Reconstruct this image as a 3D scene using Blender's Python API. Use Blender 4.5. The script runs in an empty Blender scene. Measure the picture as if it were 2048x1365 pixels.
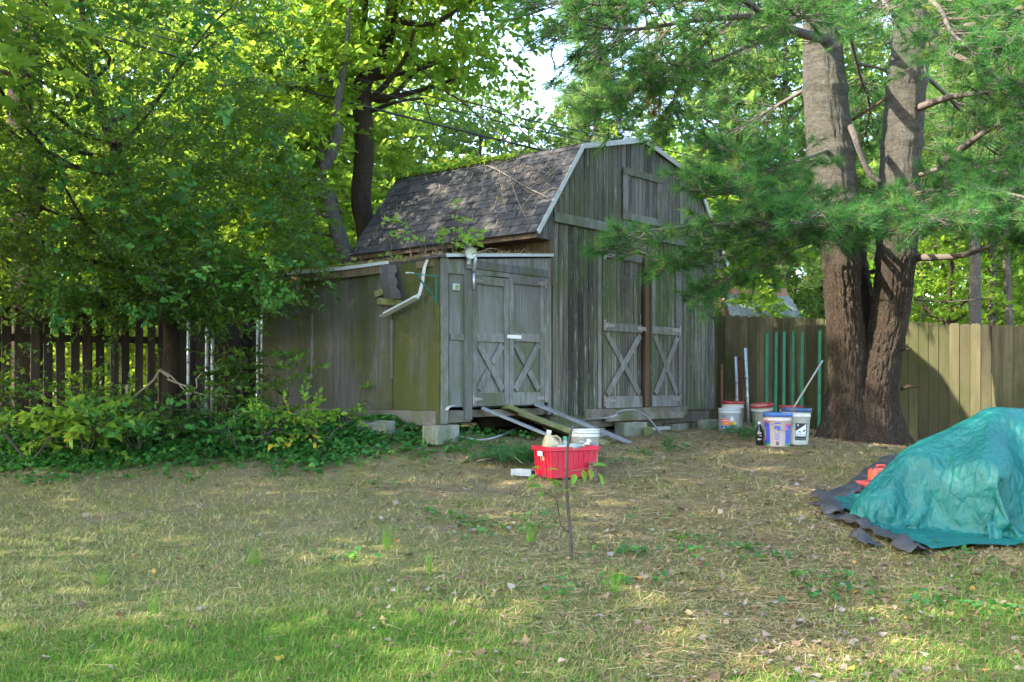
import bpy, bmesh, math, random
import numpy as np
from mathutils import Vector, Matrix, noise as mnoise

R = random.Random(7)
NR = np.random.default_rng(11)
SC = bpy.context.scene
COL = SC.collection

# ------------------------------------------------------------------ camera, sky, sun, exposure
CAM_Z = 1.25
FPX, HOR = 2037.0, 767.5            # focal length and horizon in photo pixels (2048 x 1365)
cam_d = bpy.data.cameras.new('camera')
cam_d.sensor_width = 36.0
cam_d.lens = 36.0 * FPX / 2048.0
cam_d.shift_y = (HOR - 682.5) / 2048.0
cam_d.clip_start, cam_d.clip_end = 0.05, 2000.0
cam = bpy.data.objects.new('camera', cam_d)
COL.objects.link(cam)
cam.location = (0, 0, CAM_Z)
cam.rotation_euler = (math.pi / 2, 0, 0)
SC.camera = cam

SUN_TO = Vector((-0.96, -0.27, 0.0)).normalized()
SUN_EL = math.radians(34)
world = bpy.data.worlds.new('World')
SC.world = world
world.use_nodes = True
wn = world.node_tree.nodes
bg = wn['Background']
sky = wn.new('ShaderNodeTexSky')
sky.sky_type = 'NISHITA'
sky.sun_disc = False
sky.sun_elevation = SUN_EL
sky.sun_rotation = math.atan2(SUN_TO.x, SUN_TO.y)
sky.air_density, sky.dust_density, sky.ozone_density = 1.0, 1.2, 0.8
world.node_tree.links.new(sky.outputs[0], bg.inputs[0])
bg.inputs[1].default_value = 0.15

sun_d = bpy.data.lights.new('sun', 'SUN')
sun_d.energy = 2.5
sun_d.angle = math.radians(0.55)
sun_d.color = (1.0, 0.93, 0.80)
sun = bpy.data.objects.new('sun', sun_d)
COL.objects.link(sun)
to_sun = Vector((SUN_TO.x * math.cos(SUN_EL), SUN_TO.y * math.cos(SUN_EL), math.sin(SUN_EL)))
sun.rotation_euler = to_sun.to_track_quat('Z', 'Y').to_euler()
sun.location = to_sun * 40

vs = SC.view_settings
vs.view_transform = 'Standard'
vs.look = 'None'
vs.gamma = 1.0
vs.exposure = 3.35
vs.use_curve_mapping = False
SC.cycles.max_bounces = 6
SC.cycles.diffuse_bounces = 3
SC.cycles.transmission_bounces = 4
SC.cycles.transparent_max_bounces = 6
SC.cycles.use_denoising = True
SC.cycles.use_adaptive_sampling = True
SC.cycles.adaptive_threshold = .016

# ------------------------------------------------------------------ geometry helpers
def gh(x, y):
    """ground height"""
    z = np.interp(y, [-20, 4, 6.5, 8.5, 9.5, 10.2, 11, 13.5, 17, 300], [-.1, 0, .15, .27, .36, .46, .55, .60, .62, .7])
    z = z + .20 * np.exp(-((np.asarray(x) + 1.2) / 1.6) ** 2 - ((np.asarray(y) - 10.95) / 1.0) ** 2)
    z = z - .085 * np.clip(np.asarray(x) - 3.6, 0, 5) * np.clip((np.asarray(y) - 6) / 6, 0, 1)
    z = z + .012 * np.sin(np.asarray(x) * 1.7 + 1) * np.sin(np.asarray(y) * 1.3) + .008 * np.sin(np.asarray(x) * 4.1 + np.asarray(y) * 3.3)
    return z

def P(px, py, D):
    """the point at depth D seen at a photo pixel"""
    return Vector(((px - 1024) / FPX * D, D, CAM_Z - (py - HOR) / FPX * D))

def G(px, py, dz=0.0):
    """where a photo pixel's ray meets the ground"""
    lo, hi = 2.5, 60.0
    D = lo
    while D < hi:
        p = P(px, py, D)
        if p.z <= gh(p.x, p.y):
            break
        D += .02
    p = P(px, py, D)
    return Vector((p.x, p.y, float(gh(p.x, p.y)) + dz))

def on_ground(x, y, dz=0.0):
    return Vector((x, y, float(gh(x, y)) + dz))

class MB:
    """collects shapes; build() links them as one mesh object"""
    def __init__(self):
        self.v, self.f, self.m, self.s = [], [], [], []
    def add(self, vs_, fs_, mi=0, smooth=False):
        o = len(self.v)
        self.v += [tuple(p) for p in vs_]
        self.f += [tuple(i + o for i in f) for f in fs_]
        self.m += [mi] * len(fs_)
        self.s += [smooth] * len(fs_)
        return self
    def box(self, a, b, mi=0, M=None):
        (x0, y0, z0), (x1, y1, z1) = a, b
        pts = [Vector(p) for p in ((x0, y0, z0), (x1, y0, z0), (x1, y1, z0), (x0, y1, z0), (x0, y0, z1), (x1, y0, z1), (x1, y1, z1), (x0, y1, z1))]
        if M is not None:
            pts = [M @ p for p in pts]
        return self.add(pts, [(0, 3, 2, 1), (4, 5, 6, 7), (0, 1, 5, 4), (1, 2, 6, 5), (2, 3, 7, 6), (3, 0, 4, 7)], mi)
    def prism(self, poly, y0, y1, mi=0, M=None, axis='y'):
        """poly of (x,z) extruded along y"""
        n = len(poly)
        pts = [Vector((p[0], y0, p[1])) for p in poly] + [Vector((p[0], y1, p[1])) for p in poly]
        if axis == 'x':
            pts = [Vector((p.y, p.x, p.z)) for p in pts]
        if M is not None:
            pts = [M @ p for p in pts]
        fs_ = [tuple(range(n)), tuple(range(2 * n - 1, n - 1, -1))] + [(i, i + n, (i + 1) % n + n, (i + 1) % n) for i in range(n)]
        return self.add(pts, fs_, mi)
    def bar(self, p, q, w, t, up=(0, 0, 1), mi=0):
        """rectangular bar from p to q; w across, t thick along 'up'"""
        p, q = Vector(p), Vector(q)
        d = (q - p).normalized()
        s = d.cross(Vector(up))
        if s.length < 1e-4:
            s = d.cross(Vector((1, 0, 0)))
        s.normalize()
        n = s.cross(d).normalized()
        pts = []
        for e in (p, q):
            for i, j in ((-1, -1), (1, -1), (1, 1), (-1, 1)):
                pts.append(e + s * (w / 2 * i) + n * (t / 2 * j))
        return self.add(pts, [(0, 1, 2, 3), (7, 6, 5, 4), (0, 4, 5, 1), (1, 5, 6, 2), (2, 6, 7, 3), (3, 7, 4, 0)], mi)
    def tube(self, pts, rad, n=8, mi=0, caps=True, smooth=True):
        pts = [Vector(p) for p in pts]
        if not hasattr(rad, '__len__'):
            rad = [rad] * len(pts)
        ref = Vector((0.31, 0.17, 0.93))
        V, F = [], []
        for i, p in enumerate(pts):
            d = (pts[min(i + 1, len(pts) - 1)] - pts[max(i - 1, 0)])
            d = d.normalized() if d.length > 1e-6 else Vector((0, 0, 1))
            s = d.cross(ref)
            if s.length < .05:
                s = d.cross(Vector((1, 0, 0)))
            s.normalize()
            t = d.cross(s)
            ref = s.cross(d) if i == 0 else (s.cross(d) * .5 + ref * .5)
            for k in range(n):
                a = 2 * math.pi * k / n
                V.append(p + (s * math.cos(a) + t * math.sin(a)) * rad[i])
        for i in range(len(pts) - 1):
            for k in range(n):
                F.append((i * n + k, i * n + (k + 1) % n, (i + 1) * n + (k + 1) % n, (i + 1) * n + k))
        if caps:
            F.append(tuple(range(n - 1, -1, -1)))
            F.append(tuple((len(pts) - 1) * n + k for k in range(n)))
        return self.add(V, F, mi, smooth)
    def lathe(self, prof, n=24, mi=0, c=(0, 0, 0), M=None, smooth=True, closed=False):
        """prof of (r,z)"""
        V, F = [], []
        for r, z in prof:
            for k in range(n):
                a = 2 * math.pi * k / n
                q = Vector((c[0] + r * math.cos(a), c[1] + r * math.sin(a), c[2] + z))
                V.append(M @ q if M is not None else q)
        for i in range(len(prof) - 1):
            for k in range(n):
                F.append((i * n + k, i * n + (k + 1) % n, (i + 1) * n + (k + 1) % n, (i + 1) * n + k))
        if prof[0][0] > 1e-4:
            F.append(tuple(range(n - 1, -1, -1)))
        if closed and prof[-1][0] > 1e-4:
            F.append(tuple((len(prof) - 1) * n + k for k in range(n)))
        return self.add(V, F, mi, smooth)
    def mesh(self, name, mats):
        me = bpy.data.meshes.new(name)
        me.from_pydata(self.v, [], self.f)
        for mt in (mats if isinstance(mats, (list, tuple)) else [mats]):
            me.materials.append(mt)
        me.polygons.foreach_set('material_index', self.m)
        me.polygons.foreach_set('use_smooth', self.s)
        me.update()
        return me
    def build(self, name, mats, parent=None, bevel=0.0):
        o = link(name, self.mesh(name, mats), parent)
        if bevel:
            b = o.modifiers.new('bevel', 'BEVEL')
            b.width = bevel
            b.segments = 1
            b.limit_method = 'ANGLE'
        return o

def link(name, data, parent=None):
    o = bpy.data.objects.new(name, data)
    COL.objects.link(o)
    if parent is not None:
        o.parent = parent
    return o

def tag(o, label=None, cat=None, group=None, kind=None):
    if label: o['label'] = label
    if cat: o['category'] = cat
    if group: o['group'] = group
    if kind: o['kind'] = kind
    return o

def empty(name, loc=(0, 0, 0), rz=0.0):
    o = link(name, None)
    o.location = loc
    o.rotation_euler = (0, 0, rz)
    o.empty_display_size = .1
    return o

def kids(o):
    return [c for c in bpy.data.objects if c.parent == o]

def copy_tree(o, parent=None, ch=None):
    c = o.copy()
    COL.objects.link(c)
    c.parent = parent
    for k in (ch if ch is not None else kids(o)):
        copy_tree(k, c)
    return c

def np_mesh(name, V, T, mats, rnd=None, mi=None, smooth=False):
    """triangle mesh from arrays, with a per-point 'rnd' value"""
    me = bpy.data.meshes.new(name)
    V = np.ascontiguousarray(V, dtype=np.float32)
    T = np.ascontiguousarray(T, dtype=np.int32)
    me.vertices.add(len(V))
    me.vertices.foreach_set('co', V.ravel())
    me.loops.add(T.size)
    me.loops.foreach_set('vertex_index', T.ravel())
    me.polygons.add(len(T))
    me.polygons.foreach_set('loop_start', np.arange(0, T.size, 3, dtype=np.int32))
    if rnd is not None:
        at = me.attributes.new('rnd', 'FLOAT', 'POINT')
        at.data.foreach_set('value', np.ascontiguousarray(rnd, dtype=np.float32))
    for mt in (mats if isinstance(mats, (list, tuple)) else [mats]):
        me.materials.append(mt)
    if mi is not None:
        me.polygons.foreach_set('material_index', np.ascontiguousarray(mi, dtype=np.int32))
    if smooth:
        me.polygons.foreach_set('use_smooth', np.ones(len(T), dtype=bool))
    me.update(calc_edges=True)
    return me

def basis(d, roll=None, up=None):
    """(m,3,3) matrices whose first column is d, third column near up"""
    d = d / np.maximum(np.linalg.norm(d, axis=1, keepdims=True), 1e-9)
    if up is None:
        up = np.tile(np.array([0., 0, 1]), (len(d), 1))
    s = np.cross(up, d)
    bad = np.linalg.norm(s, axis=1) < .05
    s[bad] = np.cross(np.array([1., 0, 0]), d[bad])
    s /= np.linalg.norm(s, axis=1, keepdims=True)
    n = np.cross(d, s)
    if roll is not None:
        c, sn = np.cos(roll)[:, None], np.sin(roll)[:, None]
        s, n = s * c + n * sn, n * c - s * sn
    return np.stack([d, s, n], axis=2)

def scatter(tv, tt, tr, tm, M, pos, scale, rnd):
    """instance a template (verts, tris, point rnd, tri material) into one array set"""
    m, n = len(pos), len(tv)
    V = np.einsum('mij,nj->mni', M, tv) * scale[:, None, None] + pos[:, None, :]
    T = (tt[None] + (np.arange(m) * n)[:, None, None]).reshape(-1, 3)
    r = np.clip(rnd[:, None] + tr[None], 0, 1).reshape(-1)
    return V.reshape(-1, 3), T, r, np.tile(tm, m)

def join(parts):
    Vs, Ts, Rs, Ms, o = [], [], [], [], 0
    for V, T, r, m in parts:
        Vs.append(V); Ts.append(T + o); Rs.append(r); Ms.append(m)
        o += len(V)
    return np.concatenate(Vs), np.concatenate(Ts), np.concatenate(Rs), np.concatenate(Ms)

# ------------------------------------------------------------------ materials
def nmat(name):
    m = bpy.data.materials.new(name)
    m.use_nodes = True
    nt = m.node_tree
    return m, nt, nt.nodes['Principled BSDF'], nt.nodes['Material Output']

def N(nt, typ, **kw):
    n = nt.nodes.new(typ)
    for k, v in kw.items():
        setattr(n, k, v)
    return n

def L(nt, a, b):
    nt.links.new(a, b)

def ramp(nt, fac, stops):
    n = N(nt, 'ShaderNodeValToRGB')
    el = n.color_ramp.elements
    while len(el) < len(stops):
        el.new(.5)
    for e, (p, c) in zip(el, stops):
        e.position = p
        e.color = (*c, 1) if len(c) == 3 else c
    L(nt, fac, n.inputs[0])
    return n.outputs[0]

def wpos(nt, scale=(1, 1, 1), obj=False):
    mp = N(nt, 'ShaderNodeMapping')
    mp.inputs['Scale'].default_value = scale
    if obj:
        L(nt, N(nt, 'ShaderNodeTexCoord').outputs['Object'], mp.inputs[0])
    else:
        L(nt, N(nt, 'ShaderNodeNewGeometry').outputs['Position'], mp.inputs[0])
    return mp.outputs[0]

def noise(nt, vec, scale=1.0, detail=4.0, rough=.6):
    n = N(nt, 'ShaderNodeTexNoise')
    n.inputs['Scale'].default_value = scale
    n.inputs['Detail'].default_value = detail
    n.inputs['Roughness'].default_value = rough
    L(nt, vec, n.inputs['Vector'])
    return n.outputs[0]

def mix(nt, fac, a, b, typ='MIX'):
    n = N(nt, 'ShaderNodeMix', data_type='RGBA', blend_type=typ)
    for s, v in ((n.inputs[0], fac), (n.inputs[6], a), (n.inputs[7], b)):
        if hasattr(v, 'is_output'):
            L(nt, v, s)
        elif isinstance(v, (int, float)):
            s.default_value = v
        else:
            s.default_value = (*v, 1)
    return n.outputs[2]

def bump(nt, bsdf, h, strength=.3, dist=.01):
    b = N(nt, 'ShaderNodeBump')
    b.inputs['Strength'].default_value = strength
    b.inputs['Distance'].default_value = dist
    L(nt, h, b.inputs['Height'])
    L(nt, b.outputs[0], bsdf.inputs['Normal'])

def wood(name, cols, green=None, gmask=(.45, .62), gscale=1.1, vary=.5, grain=(22, 22, 1.3), rough=.85, dark=None, gz=.45, light=None):
    m, nt, b, _ = nmat(name)
    g = noise(nt, wpos(nt, grain), 1.0, 6, .65)
    c = ramp(nt, g, [(.25 + .5 * i / (len(cols) - 1), k) for i, k in enumerate(cols)])
    oi = N(nt, 'ShaderNodeObjectInfo').outputs['Random']
    br = ramp(nt, oi, [(0, (1 - vary,) * 3), (.5, (1, 1, 1)), (1, (1 + vary * .55,) * 3)])
    c = mix(nt, 1.0, c, br, 'MULTIPLY')
    if green:
        gm = ramp(nt, noise(nt, wpos(nt, (gscale, gscale, gscale * gz)), 1.0, 7, .68), [(gmask[0], (0, 0, 0)), (gmask[1], (1, 1, 1))])
        c = mix(nt, gm, c, mix(nt, noise(nt, wpos(nt, (30, 30, 6))), green, tuple(.55 * k for k in green)))
    if dark:
        dm = ramp(nt, noise(nt, wpos(nt, (2.6, 2.6, .5)), 1.0, 8, .75), [(.48, (0, 0, 0)), (.64, (.85, .85, .85))])
        c = mix(nt, dm, c, dark)
    if light:
        lm = ramp(nt, noise(nt, wpos(nt, (34, 34, 3.2)), 1.0, 8, .8), [(.56, (0, 0, 0)), (.66, (.8, .8, .8))])
        c = mix(nt, lm, c, light)
    L(nt, c, b.inputs['Base Color'])
    b.inputs['Roughness'].default_value = rough
    b.inputs['Specular IOR Level'].default_value = .25
    bump(nt, b, noise(nt, wpos(nt, (90, 90, 5)), 1.0, 5, .7), .5, .004)
    return m

def plain(name, col, rough=.6, metal=0.0, var=.18, scale=9.0, dirt=None, dscale=5, dmask=(.5, .7), spec=.4, bmp=0.0, bscale=60, coat=0.0):
    m, nt, b, _ = nmat(name)
    n = noise(nt, wpos(nt, (1, 1, 1)), scale, 5, .65)
    c = ramp(nt, n, [(.3, tuple(k * (1 - var) for k in col)), (.7, tuple(min(1, k * (1 + var)) for k in col))])
    if dirt:
        dm = ramp(nt, noise(nt, wpos(nt), dscale, 7, .7), [(dmask[0], (0, 0, 0)), (dmask[1], (.9, .9, .9))])
        c = mix(nt, dm, c, dirt)
    L(nt, c, b.inputs['Base Color'])
    b.inputs['Roughness'].default_value = rough
    b.inputs['Metallic'].default_value = metal
    b.inputs['Specular IOR Level'].default_value = spec
    b.inputs['Coat Weight'].default_value = coat
    if bmp:
        bump(nt, b, noise(nt, wpos(nt), bscale, 5, .7), bmp, .006)
    return m

def leafmat(name, stops, trans, tf=.4, rough=.45, spec=.35):
    m, nt, b, out = nmat(name)
    at = N(nt, 'ShaderNodeAttribute', attribute_name='rnd')
    c = ramp(nt, at.outputs['Fac'], stops)
    L(nt, c, b.inputs['Base Color'])
    b.inputs['Roughness'].default_value = rough
    b.inputs['Specular IOR Level'].default_value = spec
    t = N(nt, 'ShaderNodeBsdfTranslucent')
    tc = mix(nt, .55, c, trans)
    L(nt, tc, t.inputs[0])
    ms = N(nt, 'ShaderNodeMixShader')
    ms.inputs[0].default_value = tf
    L(nt, b.outputs[0], ms.inputs[1])
    L(nt, t.outputs[0], ms.inputs[2])
    L(nt, ms.outputs[0], out.inputs[0])
    return m

def bark(name, cols, vscale=(16, 16, 5), bstr=.8, moss=None, bdist=.02, pale=None):
    m, nt, b, _ = nmat(name)
    v = wpos(nt, vscale)
    wv = N(nt, 'ShaderNodeVectorMath', operation='ADD')
    nz = N(nt, 'ShaderNodeTexNoise')
    nz.inputs['Scale'].default_value = 1.5
    L(nt, v, nz.inputs['Vector'])
    L(nt, v, wv.inputs[0]); L(nt, nz.outputs[1], wv.inputs[1])
    vo = N(nt, 'ShaderNodeTexVoronoi', feature='DISTANCE_TO_EDGE')
    L(nt, wv.outputs[0], vo.inputs['Vector'])
    h = ramp(nt, vo.outputs[0], [(0, (0, 0, 0)), (.30, (1, 1, 1))])
    c0 = ramp(nt, noise(nt, v, 1.2, 6, .7), [(.3, cols[0]), (.6, cols[1]), (.8, cols[2])])
    c = mix(nt, h, tuple(k * .5 for k in cols[0]), c0)
    if pale:
        sp = N(nt, 'ShaderNodeSeparateXYZ')
        L(nt, wpos(nt, (.25, .25, .25)), sp.inputs[0])
        pm2 = ramp(nt, sp.outputs[2], [(.62, (0, 0, 0)), (1.0, (.8, .8, .8))])
        pc = ramp(nt, noise(nt, wpos(nt, (6, 6, 16)), 1, 8, .8), [(.32, tuple(k * .22 for k in pale)), (.5, tuple(k * .6 for k in pale)), (.68, pale)])
        c = mix(nt, pm2, c, pc)
    if moss:
        c = mix(nt, ramp(nt, noise(nt, wpos(nt), 2.2, 6, .7), [(.5, (0, 0, 0)), (.72, (.8, .8, .8))]), c, moss)
    L(nt, c, b.inputs['Base Color'])
    b.inputs['Roughness'].default_value = .9
    b.inputs['Specular IOR Level'].default_value = .2
    hh = N(nt, 'ShaderNodeMath', operation='ADD')
    L(nt, h, hh.inputs[0])
    L(nt, noise(nt, v, 5, 5, .7), hh.inputs[1])
    bump(nt, b, hh.outputs[0], bstr, bdist)
    return m

GRAY = [(.11, .105, .10), (.20, .195, .19), (.30, .29, .285)]
GREEN = (.075, .098, .034)
M_front = wood('weathered_front_siding', [(.024, .020, .016), (.080, .071, .057), (.19, .174, .145)], GREEN, (.44, .60), 1.25, .75, (26, 26, 1.1), dark=(.022, .018, .016), light=(.30, .30, .265))
M_upper = wood('weathered_gable_siding', [(.035, .033, .028), (.09, .086, .074), (.18, .172, .15)], (.072, .082, .036), (.45, .66), 1.0, .5, (26, 26, 1.0), dark=(.03, .026, .023), light=(.28, .275, .245))
M_trim = wood('weathered_trim_board', [(.065, .062, .055), (.12, .115, .105), (.19, .183, .168)], (.08, .09, .038), (.46, .66), 1.8, .35, (14, 14, 3))
M_brace = wood('blue_gray_trim', [(.075, .071, .064), (.13, .125, .115), (.20, .193, .18)], (.088, .10, .046), (.48, .68), 2.0, .25, (16, 16, 6), dark=(.07, .065, .058))
M_ply = wood('weathered_plywood', [(.036, .033, .030), (.074, .069, .064), (.115, .108, .10)], (.058, .064, .012), (.40, .55), 1.0, .12, (45, 45, 1.5), dark=(.028, .03, .016), gz=.28)
M_plyd = wood('weathered_door_plywood', [(.07, .068, .062), (.118, .115, .106), (.17, .165, .152)], (.085, .10, .04), (.44, .62), 1.4, .15, (45, 45, 1.6), gz=.5)
M_raw = wood('brown_lumber', [(.04, .020, .011), (.08, .042, .022), (.12, .068, .036)], None, vary=.3)
M_green_lumber = wood('mossy_lumber', [(.10, .09, .045), (.17, .15, .075), (.24, .21, .12)], (.10, .13, .035), (.4, .6), 3.0, .3, (9, 9, 9))
M_skid = wood('dark_skid_timber', [(.07, .06, .05), (.13, .11, .09), (.18, .16, .13)], (.09, .10, .04), (.45, .65), 2.2, .3, (8, 8, 8))
M_soffit = wood('soffit_wood', [(.05, .034, .020), (.095, .066, .040), (.14, .10, .062)], None, vary=.4, grain=(24, 24, 2))
M_dark = plain('painted_gap_shade', (.02, .018, .016), .95)  # near-black colour standing in for shade in gaps and hollows
M_white = plain('dull_white_metal', (.33, .335, .325), .5, dirt=(.15, .16, .10), dscale=9, dmask=(.5, .8), var=.1)
M_fence = wood('cedar_fence', [(.05, .040, .021), (.095, .077, .040), (.145, .121, .068)], (.052, .056, .015), (.38, .60), .9, .8, (24, 24, 1.2), dark=(.06, .05, .025))
M_picket = wood('brown_picket', [(.024, .016, .012), (.045, .030, .022), (.07, .048, .036)], None, vary=.5)
M_rust = plain('rusty_steel', (.115, .05, .025), .85, .2, .4, 25, bmp=.4)
M_galv = plain('galvanised_steel', (.38, .40, .41), .42, .7, .2, 20, dirt=(.16, .13, .10), dscale=12)
M_hinge = plain('rusty_hinge_metal', (.24, .235, .23), .6, .5, .3, 30, dirt=(.13, .06, .03), dscale=30, dmask=(.45, .6))
M_conc = plain('mossy_concrete', (.17, .163, .142), .92, 0, .3, 14, dirt=(.075, .09, .035), dscale=4, dmask=(.40, .62), bmp=.6, bscale=120)

def shingle_mat():
    m, nt, b, _ = nmat('asphalt_shingle')
    oi = N(nt, 'ShaderNodeObjectInfo').outputs['Random']
    c = ramp(nt, oi, [(0, (.018, .0175, .018)), (.35, (.029, .028, .028)), (.7, (.040, .036, .034)), (1, (.026, .026, .028))])
    gr = noise(nt, wpos(nt), 260, 3, .8)
    c = mix(nt, 1.0, c, ramp(nt, gr, [(.3, (.55, .55, .55)), (.7, (1.5, 1.5, 1.5))]), 'MULTIPLY')
    c = mix(nt, ramp(nt, noise(nt, wpos(nt), 3.5, 6, .7), [(.52, (0, 0, 0)), (.75, (.55, .55, .55))]), c, (.066, .065, .064))
    L(nt, c, b.inputs['Base Color'])
    b.inputs['Roughness'].default_value = .92
    b.inputs['Specular IOR Level'].default_value = .25
    bump(nt, b, gr, .5, .004)
    return m
M_shingle = shingle_mat()
M_roofing = plain('roll_roofing', (.05, .046, .044), .92, 0, .25, 40, bmp=.4, bscale=200)

M_holly = leafmat('evergreen_leaf', [(0, (.005, .024, .005)), (.45, (.015, .056, .010)), (.8, (.042, .105, .018)), (1, (.12, .20, .035))], (.34, .48, .03), .40, .42, .2)
M_bright = leafmat('mulberry_leaf', [(0, (.045, .11, .012)), (.5, (.095, .20, .02)), (.9, (.17, .28, .03)), (1, (.30, .30, .03))], (.44, .58, .05), .55, .55, .1)
M_mid = leafmat('woodland_leaf', [(0, (.035, .08, .012)), (.5, (.072, .148, .02)), (.88, (.13, .21, .03)), (1, (.24, .24, .045))], (.44, .56, .05), .58, .55, .08)
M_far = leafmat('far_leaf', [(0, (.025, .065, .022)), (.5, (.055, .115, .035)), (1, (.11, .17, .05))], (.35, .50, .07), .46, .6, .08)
M_ivy = leafmat('ivy_leaf', [(0, (.012, .055, .012)), (.5, (.032, .115, .022)), (.85, (.07, .18, .03)), (1, (.15, .25, .035))], (.16, .38, .03), .3, .45, .18)
M_shrub = leafmat('understory_leaf', [(0, (.05, .13, .018)), (.6, (.11, .22, .025)), (.93, (.19, .29, .035)), (1, (.42, .28, .03))], (.38, .50, .04), .42, .5, .12)
M_needle = leafmat('pine_needle', [(0, (.008, .038, .014)), (.5, (.030, .098, .034)), (.85, (.075, .17, .055)), (1, (.18, .18, .035))], (.18, .42, .035), .40, .65, .05)
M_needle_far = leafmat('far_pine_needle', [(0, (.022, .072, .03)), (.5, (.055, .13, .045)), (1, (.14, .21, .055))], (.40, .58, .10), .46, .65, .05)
M_dead = leafmat('dead_needle', [(0, (.13, .045, .018)), (1, (.26, .11, .04))], (.4, .18, .06), .2, .8, .1)
M_twig = plain('twig_bark', (.05, .036, .026), .9, 0, .3, 30)
M_ptwig = plain('pine_twig_bark', (.075, .058, .045), .9, 0, .3, 30)
M_paletwig = plain('pale_twig', (.15, .115, .078), .85, 0, .3, 30)
M_bark_pine = bark('pine_bark', [(.075, .048, .031), (.165, .115, .078), (.26, .19, .14)], (17, 17, 8.5), 1.0, moss=(.09, .085, .045), bdist=.05, pale=(.27, .25, .20))
M_bark = bark('brown_bark', [(.06, .040, .026), (.11, .074, .048), (.16, .112, .076)], (26, 26, 5), .9)
M_bark_gray = bark('gray_bark', [(.10, .085, .07), (.17, .15, .125), (.24, .215, .185)], (14, 14, 5), .7)

# ------------------------------------------------------------------ the tarpaulin's folds: cloth let fall over a heap of supports
def drape():
    sup = []
    def solid(mb):
        o = link('support', mb.mesh('support', M_dark))
        o.modifiers.new('collide', 'COLLISION')
        o.collision.thickness_outer = .015
        o.collision.cloth_friction = 25
        sup.append(o)
    V, Fs = [], []
    for i in range(13):
        f = math.pi / 2 * i / 12
        for k in range(28):
            t = 2 * math.pi * k / 28
            s = lambda v, e: math.copysign(abs(v) ** e, v)
            V.append((-.06 + .80 * s(math.cos(t), .8) * math.cos(f) ** .75, .40 * s(math.sin(t), .8) * math.cos(f) ** .75, .50 * math.sin(f) ** .9 * (1 + .10 * math.cos(t))))
    for i in range(12):
        for k in range(28):
            Fs.append((i * 28 + k, i * 28 + (k + 1) % 28, (i + 1) * 28 + (k + 1) % 28, (i + 1) * 28 + k))
    solid(MB().add(V, Fs))
    for (x, y, h, r) in ((-.24, .02, .91, .14), (.42, .06, .88, .18), (-.70, -.02, .62, .16), (-.46, -.32, .58, .12), (.16, -.44, .56, .12), (.72, -.36, .52, .14), (.95, .1, .6, .2), (-.45, .36, .5, .15), (.3, .45, .55, .15), (-.98, -.08, .30, .13)):
        solid(MB().lathe([(r * 1.1, 0), (r * 1.05, h - r), (r * .9, h - r * .5), (r * .5, h - r * .12), (.001, h)], 14, c=(x, y, 0)))
    solid(MB().box((-5, -5, -.4), (5, 5, 0)))
    n, m = 80, 64
    V = [((i / n - .5) * 2.95 - .04 + .03 * math.sin(j * .3), (j / m - .5) * 2.2 + .03 * math.sin(i * .25), 1.02 + .06 * mnoise.noise(Vector((i * .12, j * .12, 0)))) for j in range(m + 1) for i in range(n + 1)]
    Fs = [(j * (n + 1) + i, j * (n + 1) + i + 1, (j + 1) * (n + 1) + i + 1, (j + 1) * (n + 1) + i) for j in range(m) for i in range(n)]
    o = link('cloth', MB().add(V, Fs).mesh('cloth', M_dark))
    c = o.modifiers.new('cloth', 'CLOTH')
    s = c.settings
    s.quality = 5
    s.mass = .25
    s.tension_stiffness = s.compression_stiffness = 25
    s.shear_stiffness = 14
    s.bending_stiffness = .25
    s.air_damping = 2
    c.collision_settings.collision_quality = 2
    c.collision_settings.distance_min = .012
    c.point_cache.frame_start, c.point_cache.frame_end = 1, 60
    SC.frame_start, SC.frame_end = 1, 60
    for f in range(1, 49):
        SC.frame_set(f)
    me = bpy.data.meshes.new_from_object(o.evaluated_get(bpy.context.evaluated_depsgraph_get()))
    v = [tuple(p.co) for p in me.vertices]
    for q_ in sup + [o]:
        bpy.data.objects.remove(q_)
    bpy.data.meshes.remove(me)
    SC.frame_set(1)
    return v, Fs
TARP_V, TARP_F = drape()

# ------------------------------------------------------------------ ground
def ground_mat():
    m, nt, b, _ = nmat('lawn_soil')
    w = wpos(nt)
    big = noise(nt, w, .55, 5, .6)
    fine = noise(nt, w, 46, 8, .85)
    soil = ramp(nt, fine, [(.25, (.07, .05, .026)), (.5, (.175, .135, .072)), (.75, (.29, .235, .13))])
    moss = ramp(nt, fine, [(.25, (.08, .07, .024)), (.55, (.165, .142, .052)), (.8, (.27, .228, .10))])
    turf = ramp(nt, fine, [(.25, (.055, .08, .016)), (.55, (.125, .155, .038)), (.8, (.21, .225, .075))])
    c = mix(nt, ramp(nt, noise(nt, w, 1.6, 7, .7), [(.42, (0, 0, 0)), (.62, (1, 1, 1))]), soil, moss)
    sp = N(nt, 'ShaderNodeSeparateXYZ')
    L(nt, w, sp.inputs[0])
    ad = N(nt, 'ShaderNodeMath', operation='MULTIPLY_ADD')
    L(nt, big, ad.inputs[0]); ad.inputs[1].default_value = -4.0; L(nt, sp.outputs[1], ad.inputs[2])
    mr = N(nt, 'ShaderNodeMapRange')
    mr.inputs[1].default_value, mr.inputs[2].default_value = 3.2, 5.6
    near = ramp(nt, mr.outputs[0], [(0, (1, 1, 1)), (1, (0, 0, 0))])
    L(nt, ad.outputs[0], mr.inputs[0])
    c = mix(nt, near, c, turf)
    L(nt, c, b.inputs['Base Color'])
    b.inputs['Roughness'].default_value = .95
    b.inputs['Specular IOR Level'].default_value = .15
    bump(nt, b, fine, .9, .03)
    return m
M_ground = ground_mat()
gx = np.concatenate([np.linspace(-400, -30, 8)[:-1], np.linspace(-30, -8, 12)[:-1], np.linspace(-8, 9, 120), np.linspace(9, 30, 12)[1:], np.linspace(30, 400, 8)[1:]])
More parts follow.
